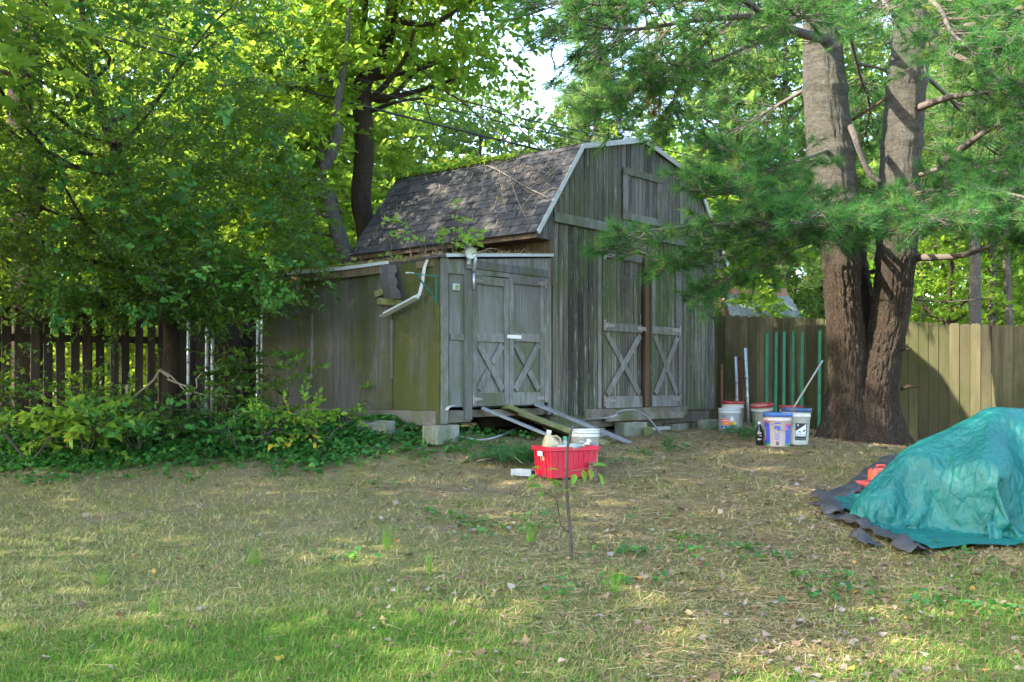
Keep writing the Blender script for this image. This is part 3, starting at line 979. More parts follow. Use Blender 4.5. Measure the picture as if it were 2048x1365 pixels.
# ------------------------------------------------------------------ board fence at the right
FD = Vector((SY, -CY, 0))
F0 = Vector((401 / FPX * 17.0, 17.0, 0))
FEN = empty('board_fence', on_ground(F0.x, F0.y))
tag(FEN, 'tall dog-eared cedar board fence behind the twin-stemmed pine', 'fence')
FN = Vector((-CY, -SY, 0))            # its normal, towards the yard
fz0, fz1 = 1.14 + CAM_Z, .78 + CAM_Z
def ftop(s):
    return fz0 + (fz1 - fz0) * s / 4.8
nboards = 54
base_inv = Matrix.Translation(-FEN.location)
for i in range(nboards):
    s0 = -.9 + i * .143
    w = .136
    zt = ftop(s0) + R.uniform(-.008, .008)
    p = F0 + FD * (s0 + w / 2)
    zb = float(gh(p.x, p.y)) - .02
    c = .03
    poly = [(-w / 2, zb), (w / 2, zb), (w / 2, zt - c), (w / 2 - c * .5, zt - c * .2), (w / 2 - c * 1.2, zt), (-w / 2 + c * 1.2, zt), (-w / 2 + c * .5, zt - c * .2), (-w / 2, zt - c)]
    M = base_inv @ Matrix.Translation((p.x, p.y, 0)) @ Matrix.Rotation(math.atan2(FD.y, FD.x) + R.uniform(-.02, .02), 4, 'Z')
    MB().prism(poly, R.uniform(-.010, .004) - .009, .009, M=M).build('fence_board', M_fence, FEN)
for h in (.35, 1.5):
    mb = MB()
    a, b = F0 + FD * -.9 - FN * .045, F0 + FD * 6.9 - FN * .045
    a.z, b.z = ftop(-.9) - 1.83 + h, ftop(6.9) - 1.83 + h
    mb.bar(a - FEN.location, b - FEN.location, .04, .085)
    mb.build('rail', M_fence, FEN)
for k in range(4):
    p = F0 + FD * (-.6 + 2.4 * k) - FN * .12
    MB().box((p.x - .045 - FEN.location.x, p.y - .045 - FEN.location.y, float(gh(p.x, p.y)) - .05 - FEN.location.z), (p.x + .045 - FEN.location.x, p.y + .045 - FEN.location.y, ftop(-.6 + 2.4 * k) - .12 - FEN.location.z)).build('post', M_fence, FEN)

def on_fence(px, off=.05):
    """ground point under a photo column, 'off' in front of the fence"""
    r = (px - 1024) / FPX
    O = F0 + FN * off
    s = (r * O.y - O.x) / (FD.x - r * FD.y)
    return O + FD * s
M_gslat = plain('green_slat_paint', (.018, .17, .085), .45, 0, .25, 12, dirt=(.03, .07, .04), dscale=6)
names = ['first green slat from the shed, leaning on the cedar fence', 'second green slat from the shed, leaning on the fence', 'third green slat from the shed, leaning on the fence', 'fourth green slat from the shed, leaning on the fence', 'fifth green slat with a bare glint, leaning on the fence', 'last green slat standing apart beside the pine trunk']
for (px, py), nm in zip(((1535, 667), (1553, 664), (1569, 664), (1587, 663), (1605, 664), (1640, 662)), names):
    p = on_fence(px, .03)
    D = p.y
    zt = P(px, py, D).z
    q = on_fence(px - 2, .24)
    q.z = float(gh(q.x, q.y)) + .0
    p.z = zt
    mb = MB()
    tw = R.uniform(-.15, .15)
    mb.bar(q, p, .045, .012, up=(FN.x + tw * FD.x, FN.y + tw * FD.y, 0))
    mb.bar(p + Vector((0, 0, .001)), p + FD * .03 + FN * .01 + Vector((0, 0, .012)), .012, .012)
    tag(mb.build('green_slat', M_gslat, None, .002), nm, 'slat', 'green slats against the fence')

def lean(name, px0, py0, px1, py1, D0, D1, rad, mt, label, cat='pole', rusty=None):
    a, b = P(px0, py0, D0), P(px1, py1, D1)
    mb = MB().tube([a, a.lerp(b, .5), b], rad, 10)
    for t in (.35, .62):
        c = a.lerp(b, t); dd = (b - a).normalized() * .02
        mb.tube([c - dd, c + dd], rad * 1.25, 10)
    return tag(mb.build(name, mt), label, cat)
def grounded(px, D):
    x = (px - 1024) / FPX * D
    z = float(gh(x, D))
    return HOR + (CAM_Z - z) / D * FPX
D = 15.9
lean('steel_pipe', 1475, grounded(1475, D), 1472, 714, D, D + .15, .022, M_galv, 'shorter galvanised pipe standing behind the paint pail')
D = 15.6
lean('steel_pipe', 1497, grounded(1497, D), 1491, 697, D, D + .3, .024, M_galv, 'tallest galvanised pipe leaning on the fence', 'pole')
a = P(1484, grounded(1484, 15.75), 15.75); b = P(1479, 712, 15.95)
mb = MB().bar(a, b, .07, .03, up=(FN.x, FN.y, 0))
for t in np.linspace(.08, .95, 16):
    c = a.lerp(b, float(t)); mb.bar(c + FN * .016, c + FN * .03 + Vector((.0, 0, .02)), .02, .02)
tag(mb.build('fence_stake', M_rust), 'rusty studded steel post between the two galvanised pipes', 'stake')
a = on_ground(*(sh(3.78, -.12, 0).xy)); b = Vector((a.x, a.y, P(1421, 728, a.y).z))
tag(MB().bar(a, b, .035, .03).bar(b - Vector((0, 0, .1)), b + Vector((0, 0, .0)), .037, .032, mi=1).build('ground_stake', [M_rust, M_raw]), 'thin rusty stake standing at the shed corner', 'stake')

# ------------------------------------------------------------------ pails
M_pail = plain('white_pail_plastic', (.42, .41, .375), .45, 0, .06, 6, dirt=(.22, .19, .14), dscale=5, dmask=(.52, .8))
M_pink = plain('pinkish_pail_plastic', (.44, .35, .33), .45, 0, .06, 6, dirt=(.25, .20, .16), dscale=5, dmask=(.55, .8))
M_bluelid = plain('blue_lid_plastic', (.03, .10, .30), .4, 0, .15, 8, dirt=(.15, .13, .09), dscale=14, dmask=(.52, .7))
M_navylid = plain('navy_lid_plastic', (.02, .055, .13), .4, 0, .15, 8, dirt=(.13, .11, .07), dscale=14, dmask=(.52, .7))
M_redrim = plain('red_rim_plastic', (.26, .02, .018), .45, 0, .15, 8, dirt=(.2, .05, .04))
M_black = plain('black_label', (.012, .012, .014), .4)
M_blue = plain('blue_print', (.03, .06, .32), .5)
M_redp = plain('red_print', (.5, .03, .03), .5)
M_orange = plain('orange_print', (.6, .17, .02), .5)
M_yellow = plain('yellow_print', (.6, .38, .03), .5)
M_greenp = plain('green_print', (.03, .22, .05), .5)
M_magenta = plain('magenta_print', (.6, .05, .22), .5)
M_lwhite = plain('white_print', (.48, .48, .47), .5)
M_wire = plain('wire_handle', (.3, .3, .3), .4, .8)

def text_mesh(body, size):
    cu = bpy.data.curves.new('lettering', 'FONT')
    cu.body = body
    cu.size = size
    cu.align_x = 'CENTER'
    cu.resolution_u = 2
    o = bpy.data.objects.new('lettering', cu)
    COL.objects.link(o)
    bpy.context.view_layer.update()
    me = bpy.data.meshes.new_from_object(o.evaluated_get(bpy.context.evaluated_depsgraph_get()))
    V = [v.co.copy() for v in me.vertices]
    Fs = [tuple(p.vertices) for p in me.polygons]
    bpy.data.objects.remove(o)
    bpy.data.curves.remove(cu)
    bpy.data.meshes.remove(me)
    return V, Fs

def wrap_patch(rf, a0, a1, z0, z1, off, n=10):
    """a printed patch on a pail wall, angles measured from the side that faces -y"""
    V, Fs = [], []
    for i in range(n + 1):
        a = -math.pi / 2 + a0 + (a1 - a0) * i / n
        for z in (z0, z1):
            r = rf(z) + off
            V.append((r * math.cos(a), r * math.sin(a), z))
    for i in range(n):
        Fs.append((2 * i, 2 * i + 2, 2 * i + 3, 2 * i + 1))
    return V, Fs
def wrap_text(rf, body, ac, z, size, off):
    V, Fs = text_mesh(body, size)
    out = []
    for v in V:
        r = rf(z + v.y) + off
        a = -math.pi / 2 + ac + v.x / r
        out.append((r * math.cos(a), r * math.sin(a), z + v.y))
    return out, Fs
def wrap_poly(rf, pts, off):
    """flat polygon given as (arc metres, z)"""
    V = []
    for x, z in pts:
        r = rf(z) + off
        a = -math.pi / 2 + x / r
        V.append((r * math.cos(a), r * math.sin(a), z))
    return V, [tuple(range(len(pts)))]

def pail(loc, h, rt, rb, mt, label, lid=None, rim=None, rz=0.0, tilt=(0, 0), prints=(), handle=None, open_depth=.1, group='plastic pails'):
    e = empty('pail', loc, rz)
    e.rotation_euler = (tilt[0], tilt[1], rz)
    tag(e, label, 'bucket', group)
    rf = lambda z: rb + (rt - rb) * min(max(z / h, 0), 1)
    hs = h * .78
    prof = [(rb * .96, 0), (rb, .008), (rf(hs), hs), (rf(hs) + .007, hs + .002), (rf(hs) + .007, hs + .018), (rf(h), hs + .02), (rf(h), h * .90), (rf(h) + .006, h * .905), (rf(h) + .006, h * .93), (rf(h), h * .935), (rt, h - .01), (rt + .006, h - .008), (rt + .006, h), (rt - .004, h), (rt - .006, h - .02), (rf(h - open_depth) - .005, h - open_depth)]
    MB().lathe(prof, 32).lathe([(.0005, h - open_depth), (rf(h - open_depth) - .004, h - open_depth)], 32).build('body', mt, e)
    if lid:
        MB().lathe([(rt + .004, h - .035), (rt + .012, h - .033), (rt + .013, h - .004), (rt + .011, h + .010), (rt - .004, h + .011), (rt - .012, h + .002), (.0005, h + .003)], 32).build('lid', lid, e)
    if rim:
        MB().lathe([(rt + .004, h - .03), (rt + .011, h - .028), (rt + .012, h + .006), (rt - .006, h + .007), (rt - .008, h - .02)], 32).build('rim', rim, e)
    for kind, args, mt2 in prints:
        if kind == 'patch':
            V, Fs = wrap_patch(rf, *args)
        elif kind == 'text':
            V, Fs = wrap_text(rf, *args)
        else:
            V, Fs = wrap_poly(rf, *args)
        MB().add(V, Fs).build('label_print', mt2, e)
    if handle is not None:
        pts = []
        for i in range(13):
            a = math.pi * i / 12
            pts.append(Vector((-(rt + .012) * math.cos(a), -(rt * .45 * math.sin(a)) - (rt * .0), hs + .03 - .13 * math.sin(a))))
        Mh = Matrix.Rotation(handle, 4, 'Z')
        # keep the bail outside the wall
        pts = [Mh @ Vector((p.x, -math.sqrt(max((rt + .016) ** 2 - p.x ** 2, 0)), p.z)) for p in pts]
        MB().tube(pts, .0025, 5).build('handle', M_wire, e)
    return e
vrz = lambda p: math.atan2(p.y, p.x) - math.pi / 2      # turn a pail's label side to the camera

gl, gr_ = G(1098, 962), G(1192, 958)
cr_c = (gl + gr_) / 2
g = on_ground(*(P(1170, 941, cr_c.y + .62).xy))
pl = [('poly', ([(.015, .20), (.03, .212), (.045, .203), (.05, .21), (.055, .195), (.035, .19), (.02, .193)], .0015), M_blue), ('patch', (.42, .62, .196, .203, .0015), M_blue), ('patch', (.64, .80, .199, .206, .0015), M_blue), ('patch', (.82, .95, .202, .209, .0015), M_blue)]
pail(g, .34, .142, .124, M_pail, 'open white pail with small blue print behind the red crate', rz=vrz(g), prints=pl, handle=1.2, open_depth=.12)
# can with warm coloured label by the shed corner
p = P(1459, 858, 13.7); g = on_ground(p.x, p.y)
pl = [('patch', (-1.05, -.1, .13, .165, .0015), M_redp), ('patch', (-1.0, -.15, .142, .150, .0022), M_lwhite), ('patch', (-.7, .1, .085, .128, .0018), M_orange), ('patch', (.1, .5, .085, .128, .0018), M_yellow), ('poly', ([(-.01, .132), (.045, .132), (.03, .2), (.005, .2)], .0013), M_lwhite), ('patch', (-.95, .1, .045, .075, .0015), M_blue), ('patch', (-.7, -.5, .05, .062, .0022), M_lwhite), ('patch', (-.3, -.2, .055, .07, .0022), M_lwhite), ('patch', (-1.0, -.3, .19, .195, .0014), M_blue), ('patch', (-1.0, -.4, .205, .209, .0014), M_blue)]
pail(g, .31, .148, .146, plain('white_can_enamel', (.36, .38, .39), .35, 0, .06, 6, dirt=(.2, .13, .08), dscale=6, dmask=(.6, .8)), 'white can with red and yellow label beside the shed corner', rz=vrz(g) + .1, prints=pl, open_depth=.03)
p = P(1466, 830, 14.3); g = on_ground(p.x, p.y)
pail(g, .39, .150, .130, M_pail, 'white pail with red rim hidden behind the labelled can', rim=M_redrim)
p = P(1527, 830, 14.0); g = on_ground(p.x, p.y)
pail(g, .37, .150, .130, M_pail, 'red-rimmed white pail with a rusty can and pine sprig at its mouth', rim=M_redrim, tilt=(.10, -.08), handle=.9)
c = on_ground(p.x + .08, p.y - .24)
ca_ = empty('rusty_can', c); tag(ca_, 'dark rusty can standing before the tilted red-rimmed pail', 'can')
MB().lathe([(.09, 0), (.092, .004), (.092, .24), (.096, .243), (.096, .252), (.088, .252), (.088, .2), (.0005, .2)], 24).build('body', M_rust, ca_)
p = P(1583, 830, 13.6); g = on_ground(p.x, p.y)
pail(g, .375, .150, .130, M_pail, 'white pail with bright red rim behind the navy-lidded one', rim=M_redrim)
g = G(1555, 893)
pl = [('patch', (-1.35, -.62, .035, .265, .0014), M_blue), ('patch', (-1.3, -.62, .265, .280, .0016), M_redp), ('patch', (-1.3, -1.1, .07, .22, .002), M_redp), ('patch', (-1.24, -1.16, .08, .21, .0026), M_lwhite), ('patch', (-1.35, -.62, .012, .04, .0016), M_greenp),
      ('patch', (.66, 1.3, .03, .25, .0014), M_blue), ('patch', (.66, 1.3, .235, .25, .0018), M_redp), ('poly', ([(.105 + .018 * math.cos(t), .205 + .02 * math.sin(t)) for t in np.linspace(0, 2 * math.pi, 12)[:-1]], .0022), M_magenta), ('patch', (.64, 1.3, .012, .035, .0016), M_greenp),
      ('patch', (-.22, .22, .255, .27, .0014), M_blue), ('poly', ([(-.04, .215), (-.02, .235), (.0, .228), (.02, .232), (.04, .21), (.03, .20), (.035, .18), (.02, .19), (.005, .175), (-.01, .20), (-.03, .195)], .0014), M_blue)]
for k in range(6):
    pl.append(('patch', (-.20, .2 - .05 * (k % 3), .15 - .014 * k, .155 - .014 * k, .0014), M_blue))
for k in range(7):
    pl.append(('patch', (-.12 + .035 * k, -.105 + .035 * k + .01 * (k % 2), .02, .06, .0014), M_black))
pail(g, .365, .150, .132, M_pink, 'pinkish pail with blue lid and blue printed panels', lid=M_bluelid, rz=vrz(g), prints=pl, handle=.5)
g = G(1593, 890); g = on_ground(g.x, g.y + .04)
pl = [('patch', (-.05, .92, .055, .245, .0012), M_black), ('text', ('HYDRAULIC', .45, .110, .026, .0028), M_black),
      ('poly', ([(.025, .142), (.03, .158), (.05, .155), (.06, .142)], .0028), M_black), ('poly', ([(.07, .15), (.085, .165), (.105, .18), (.11, .16), (.09, .15)], .003), M_black), ('poly', ([(.012, .225), (.02, .238), (.03, .225), (.022, .208)], .0024), M_lwhite), ('patch', (-.0, .85, .067, .075, .0024), plain('gray_strip', (.12, .12, .13), .5))]
for k in range(13):
    xa = -.004 + .0095 * k
    pl.append(('poly', ([(xa, .10), (xa + .0096, .10), (xa + .0096, .155 + .0064 * (k + 1)), (xa, .155 + .0064 * k)], .0020), M_lwhite))
pail(g, .40, .155, .135, M_pail, 'white pail with navy lid and black HYDRAULIC label', lid=M_navylid, rz=vrz(g), prints=pl, tilt=(0, .03), handle=-.9)
# bottle
g = G(1519, 891)
e = empty('dark_bottle', g); tag(e, 'black plastic bottle with white cap beside the pinkish pail', 'bottle')
MB().lathe([(.035, 0), (.042, .01), (.042, .07), (.040, .08), (.042, .09), (.042, .155), (.030, .20), (.016, .225), (.014, .245)], 20, closed=True).build('body', plain('dark_liquid_bottle', (.012, .016, .014), .12, spec=.6), e)
MB().lathe([(.017, .236), (.018, .24), (.018, .262), (.016, .265)], 16, closed=True).build('cap', M_lwhite, e)
for zz in (.06, .1, .13):
    V, Fs = wrap_patch(lambda z: .042, -.2, .35, zz, zz + .016, .0012, 4)
    MB().add(V, Fs).build('label_print', plain('gray_print', (.3, .3, .3), .5), e)
# stick standing in the pail
a = P(1581, 826, 13.35); b = P(1645, 722, 14.2)
a2 = Vector((a.x - .05, a.y - .05, float(gh(a.x, a.y)) + .02))
tag(MB().tube([a2, a, a.lerp(b, .5), b], [.012, .012, .012, .011], 8).build('pole', plain('pale_stick', (.36, .33, .27), .6, 0, .3, 25)), 'pale slanting pole resting between pail and fence', 'pole')

# ------------------------------------------------------------------ red crate and what it holds
M_red = plain('red_crate_plastic', (.42, .010, .028), .45, 0, .2, 7, dirt=(.20, .06, .05), dscale=7, dmask=(.5, .75))
M_red2 = plain('faded_red_plastic', (.42, .05, .045), .5, 0, .14, 7, dirt=(.3, .12, .1), dscale=5)
def crate(e, w, d, h, mt, rot):
    V, Fs = [], []
    for z, s in ((0, .94), (h - .035, 1.0)):
        for x, y in ((-1, -1), (1, -1), (1, 1), (-1, 1)):
            V.append((x * w / 2 * s, y * d / 2 * s, z))
    tk = .006
    for z, s in ((h - .035, 1.0), (.008, .94)):
        for x, y in ((-1, -1), (1, -1), (1, 1), (-1, 1)):
            V.append((x * (w / 2 * s - tk), y * (d / 2 * s - tk), z))
    mb = MB().add(V, [(3, 2, 1, 0), (0, 1, 5, 4), (1, 2, 6, 5), (2, 3, 7, 6), (3, 0, 4, 7), (4, 5, 9, 8), (5, 6, 10, 9), (6, 7, 11, 10), (7, 4, 8, 11), (8, 9, 13, 12), (9, 10, 14, 13), (10, 11, 15, 14), (11, 8, 12, 15), (12, 13, 14, 15)])
    mb.build('body', mt, e)
    o, i = .018, -.004
    r = MB()
    W2, D2 = w / 2, d / 2
    r.box((-W2 - o, -D2 - o, h - .04), (W2 + o, -D2 - i, h)).box((-W2 - o, D2 + i, h - .04), (W2 + o, D2 + o, h)).box((-W2 - o, -D2 - i + .0005, h - .04), (-W2 - i, D2 + i - .0005, h)).box((W2 + i, -D2 - i + .0005, h - .04), (W2 + o, D2 + i - .0005, h))
    r.build('rim', mt, e, .004)
    for n, along in ((9, 'x'), (5, 'y')):
        for k in range(n):
            t = -1 + 2 * (k + .5) / n
            for s in (-1, 1):
                if along == 'x':
                    a, b = Vector((t * W2 * .93, s * D2 * .945, .01)), Vector((t * W2 * .98, s * (D2 + .004), h - .04))
                    rib = MB().bar(a, b, .012, .012, up=(0, 1, 0))
                else:
                    a, b = Vector((s * W2 * .945, t * D2 * .93, .01)), Vector((s * (W2 + .004), t * D2 * .98, h - .04))
                    rib = MB().bar(a, b, .012, .012, up=(1, 0, 0))
                rib.build('rib', mt, e)
    for s in (-1, 1):
        MB().box((s * (W2 + .02) - .003, -.05, h - .09), (s * (W2 + .02) + .003, .05, h - .045)).build('grip_panel', M_lwhite if s < 0 else mt, e)
CRW = .50
cang = -.14
e = empty('red_crate', (0, 0, 0))
cx, cy = cr_c.x - .06, cr_c.y + .12
e.location = on_ground(cx, cy, .0)
e.rotation_euler = (0, 0, .42)
tag(e, 'bright red plastic crate full of old bottles behind the sapling', 'crate')
crate(e, .49, .36, .285, M_red, 0)
CR = e
def in_crate(x, y, z):
    c, s = math.cos(.42), math.sin(.42)
    return Vector((e.location.x + x * c - y * s, e.location.y + x * s + y * c, e.location.z + z))
M_jug = plain('yellowed_jug_plastic', (.34, .27, .145), .4, 0, .12, 8, dirt=(.22, .15, .07), dscale=9)
M_clear = plain('cloudy_bottle', (.20, .22, .19), .18, 0, .25, 30, spec=.6)
M_cap = plain('green_cap', (.01, .25, .12), .4)
# jug: squared body, sloped shoulder, loop handle, cap
j = empty('oil_jug', in_crate(-.17, .0, .14), .1); j.rotation_euler = (0, .12, .4)
tag(j, 'yellowed plastic jug with loop handle leaning in the red crate', 'jug')
V, Fs = [], []
secs = [(0, .075, .055, 0), (.012, .08, .06, 0), (.15, .08, .06, 0), (.19, .072, .052, -.006), (.235, .035, .03, -.03), (.25, .020, .020, -.036), (.27, .019, .019, -.036)]
for z, a, b, ox in secs:
    for k in range(16):
        t = 2 * math.pi * k / 16
        cc, ss = math.cos(t), math.sin(t)
        V.append((ox + a * math.copysign(abs(cc) ** .55, cc), b * math.copysign(abs(ss) ** .55, ss), z))
for i in range(len(secs) - 1):
    for k in range(16):
        Fs.append((i * 16 + k, i * 16 + (k + 1) % 16, (i + 1) * 16 + (k + 1) % 16, (i + 1) * 16 + k))
Fs.append(tuple(range(15, -1, -1)))
MB().add(V, Fs, 0, True).build('body', M_jug, j)
MB().tube([Vector(p) for p in ((.0, 0, .232), (.045, 0, .242), (.085, 0, .222), (.095, 0, .17), (.078, 0, .13))], .013, 8).build('handle', M_jug, j)
MB().lathe([(.022, .262), (.023, .265), (.023, .287), (.02, .29)], 14, c=(-.036, 0, 0), closed=True).build('cap', M_lwhite, j)
def bottle(loc, rot, r, h, mt, capm, label, cat='bottle', name='plastic_bottle'):
    b = empty(name, loc); b.rotation_euler = rot
    tag(b, label, cat)
    MB().lathe([(r * .85, 0), (r, .012), (r, h * .3), (r * .93, h * .36), (r, h * .42), (r, h * .62), (r * .75, h * .76), (r * .38, h * .86), (r * .36, h * .92)], 18, closed=True).build('body', mt, b)
    MB().lathe([(r * .45, h * .90), (r * .47, h * .91), (r * .47, h * .985), (r * .42, h)], 14, closed=True).build('cap', capm, b)
    return b
bottle(in_crate(.0, .04, .10), (0, .05, 0), .042, .27, M_clear, M_cap, 'cloudy bottle with green cap upright in the crate')
bottle(in_crate(-.15, -.12, .265), (0, 1.45, .1), .036, .26, M_clear, M_clear, 'cloudy bottle lying along the front of the crate')
bottle(in_crate(.12, -.05, .10), (.1, .1, 0), .045, .235, plain('gray_tin', (.42, .43, .42), .3, .5, dirt=(.25, .15, .08)), M_galv, 'dull silver bottle in the middle of the crate')
bottle(in_crate(.19, .08, .12), (.2, .5, 1.0), .05, .24, plain('tan_tub', (.42, .38, .27), .5), M_lwhite, 'tan plastic bottle tilted against the crate end')
bottle(in_crate(.06, .12, .12), (-.3, .2, .4), .04, .24, plain('black_bottle_p', (.02, .02, .02), .3), M_black, 'black bottle at the back of the crate')
g = G(1187, 962)
k = empty('rusty_tin', g); tag(k, 'small rusty tin standing at the right end of the crate', 'tin')
MB().lathe([(.045, 0), (.047, .004), (.047, .155), (.05, .158), (.05, .165), (.044, .165), (.044, .12), (.0005, .12)], 22).build('body', plain('brown_tin', (.13, .075, .055), .55, .3, .35, 22, dirt=(.3, .26, .22), dscale=16, dmask=(.55, .7)), k)

# ------------------------------------------------------------------ tarpaulin heap
def tarp_mat():
    m, nt, b, _ = nmat('teal_tarpaulin')
    c = ramp(nt, noise(nt, wpos(nt), 4.5, 6, .7), [(.3, (.002, .060, .052)), (.55, (.003, .088, .073)), (.8, (.006, .115, .092))])
    c = mix(nt, ramp(nt, noise(nt, wpos(nt), 8, 8, .75), [(.6, (0, 0, 0)), (.9, (.12, .12, .12))]), c, (.06, .16, .12))
    L(nt, c, b.inputs['Base Color'])
    b.inputs['Roughness'].default_value = .42
    b.inputs['Specular IOR Level'].default_value = .32
    v = N(nt, 'ShaderNodeTexVoronoi', feature='DISTANCE_TO_EDGE')
    v.inputs['Scale'].default_value = 15
    L(nt, wpos(nt, (1, 1, .55)), v.inputs['Vector'])
    ad = N(nt, 'ShaderNodeMath', operation='ADD')
    L(nt, noise(nt, wpos(nt, (1, 1, .6)), 16, 6, .65), ad.inputs[0]); L(nt, v.outputs[0], ad.inputs[1])
    bump(nt, b, ad.outputs[0], .85, .026)
    return m
M_tarp = tarp_mat()
TC = Vector((3.93, 7.5, 0))
TCz = float(gh(TC.x, TC.y))
te = empty('tarpaulin', (TC.x, TC.y, TCz))
tag(te, 'wrinkled teal tarpaulin draped over a heap by the fence', 'tarpaulin')
tv = []
for x, y, z in TARP_V:
    x, y, z = x * 1.2 - .05, y * 1.18, z * .93
    g_ = float(gh(TC.x + x, TC.y + y)) - TCz
    lift = .012 * mnoise.noise(Vector((x * 14, y * 14, z * 9))) + .018 * mnoise.noise(Vector((x * 5, y * 5, z * 4)))
    tv.append((x, y, z + g_ * max(0, 1 - z / .6) + .012 + max(0, lift)))
sheet = MB().add(tv, TARP_F, 0, True).build('sheet', M_tarp, te)
sm = sheet.modifiers.new('smooth', 'SUBSURF'); sm.levels = sm.render_levels = 1
g = G(1990, 1092)
fl = g - te.location
mbf = MB().bar((fl.x, fl.y + .02, .12), (fl.x - .005, fl.y - .03, fl.z + .01), .09, .006, up=(0, 1, 0)).build('corner_flap', M_tarp, te)
MB().lathe([(.006, 0), (.012, .002), (.012, .004), (.006, .005)], 12, M=Matrix.Translation((fl.x - .02, fl.y - .036, fl.z + .03)) @ Matrix.Rotation(math.radians(75), 4, 'X')).build('grommet', M_galv, te)
# red container and basket half under the tarp
p = P(1742, 940, 8.85); g = on_ground(p.x, p.y)
e2 = empty('red_basket', g, .5); tag(e2, 'dull red basket on the ground behind the tarpaulin edge', 'basket')
crate(e2, .18, .15, .11, M_red2, 0)
g = on_ground(p.x + .13, p.y + .14)
e3 = empty('fuel_can', g, .3); tag(e3, 'orange-red fuel can standing up behind the tarpaulin edge', 'can')
M_orange_red = plain('orange_red_plastic', (.50, .07, .035), .4, 0, .15, 6)
MB().box((-.10, -.06, .0), (.10, .06, .20)).build('body', M_orange_red, e3, .025)
MB().tube([Vector(v) for v in ((-.04, 0, .195), (-.035, 0, .222), (.045, 0, .222), (.06, 0, .195))], .010, 8).build('handle', M_orange_red, e3)
MB().lathe([(.016, .192), (.018, .194), (.018, .215), (.0005, .217)], 14, c=(-.07, 0, 0)).build('cap', M_black, e3)
# crumpled landscape cloth
def cloth_mat():
    m, nt, b, _ = nmat('dark_landscape_cloth')
    c = ramp(nt, noise(nt, wpos(nt), 9, 6, .7), [(.3, (.010, .0095, .0095)), (.6, (.026, .025, .025)), (.85, (.08, .075, .07))])
    L(nt, c, b.inputs['Base Color'])
    b.inputs['Roughness'].default_value = .6
    bump(nt, b, noise(nt, wpos(nt), 60, 4, .7), .4, .006)
    return m
M_cloth = cloth_mat()
def ribbon(path, w, label, seed):
    rs = random.Random(seed)
    pts = smoothpath(path, 8)
    V, Fs = [], []
    nc = 7
    ph = rs.uniform(0, 6)
    for i, p in enumerate(pts):
        d = (pts[min(i + 1, len(pts) - 1)] - pts[max(i - 1, 0)]).normalized()
        s = Vector((-d.y, d.x, 0)).normalized()
        ww = w * (.6 + .5 * mnoise.noise(Vector((i * .21, seed, 0))) + .35)
        for k in range(nc):
            t = (k / (nc - 1) - .5)
            q_ = p + s * t * ww * (1 + .55 * mnoise.noise(Vector((i * .55, k * .1 + 3 * (t > 0), seed + 5))))
            zf = (.10 * abs(mnoise.noise(Vector((q_.x * 4.5, q_.y * 4.5, seed)))) + .045 * abs(mnoise.noise(Vector((i * .3, k * .9, seed))))) * (1 - .7 * (2 * t) ** 2) + .02 * mnoise.noise(Vector((q_.x * 11, q_.y * 11, seed)))
            V.append((q_.x, q_.y, max(float(gh(q_.x, q_.y)) + .012, p.z + zf)))
    for i in range(len(pts) - 1):
        for k in range(nc - 1):
            a = i * nc + k
            Fs.append((a, a + 1, a + nc + 1, a + nc))
    o = MB().add(V, Fs, 0, True).build('landscape_cloth', M_cloth)
    sol = o.modifiers.new('thick', 'SOLIDIFY'); sol.thickness = .004
    return tag(o, label, 'cloth', 'crumpled black cloth strips')
ribbon([G(1800, 935, .10), G(1760, 955, .10), G(1715, 985, .05), G(1665, 1000, .02), G(1645, 1015, .01)], .20, 'dark crumpled cloth sheet running up under the tarpaulin edge', 3)
ribbon([G(1640, 995, .03), G(1660, 1015, .03), G(1665, 1035, .01)], .16, 'short curled black cloth strip farthest from the tarpaulin', 4)
ribbon([G(1672, 1042, .02), G(1715, 1058, .04), G(1765, 1078, .04), G(1808, 1098, .02), G(1842, 1116, .01)], .16, 'black cloth strip trailing along the front of the tarpaulin', 6)
ribbon([G(1712, 1085, .03), G(1748, 1102, .02)], .12, 'small folded scrap of black cloth on the grass', 8)

# ------------------------------------------------------------------ picket fence and pipes at the left
A = P(-60, 620, 11.6); B = P(528, 640, 14.4)
PF = empty('picket_fence', on_ground(A.x, A.y))
tag(PF, 'dark brown picket fence seen against the light behind the shrubs', 'fence')
pd = Vector((B.x - A.x, B.y - A.y, 0)); plen = pd.length; pd.normalize()
ang = math.atan2(pd.y, pd.x)
s = 0.0
i = 0
while s < plen:
    close = s > plen * .58
    w = .105 if not close else .125
    p = Vector((A.x, A.y, 0)) + pd * s
    g = float(gh(p.x, p.y))
    zt = CAM_Z + .93 - .08 * s / plen + R.uniform(-.015, .015)
    M = Matrix.Translation((p.x - PF.location.x, p.y - PF.location.y, -PF.location.z)) @ Matrix.Rotation(ang + R.uniform(-.03, .03), 4, 'Z') @ Matrix.Rotation(R.uniform(-.012, .012), 4, 'Y')
    MB().prism([(0, g), (w, g), (w, zt - .03), (w - .03, zt), (.03, zt), (0, zt - .03)], -.01, .01, M=M).build('picket', M_picket, PF)
    s += (w + .058 if not close else w + .012)
for h in (.35, 1.22):
    a, b = Vector((A.x, A.y, 0)) + Vector((-pd.y, pd.x, 0)) * .035, Vector((B.x, B.y, 0)) + Vector((-pd.y, pd.x, 0)) * .035
    a.z, b.z = float(gh(a.x, a.y)) + h, float(gh(b.x, b.y)) + h
    MB().bar(a - PF.location, b - PF.location, .04, .09).build('rail', M_picket, PF)
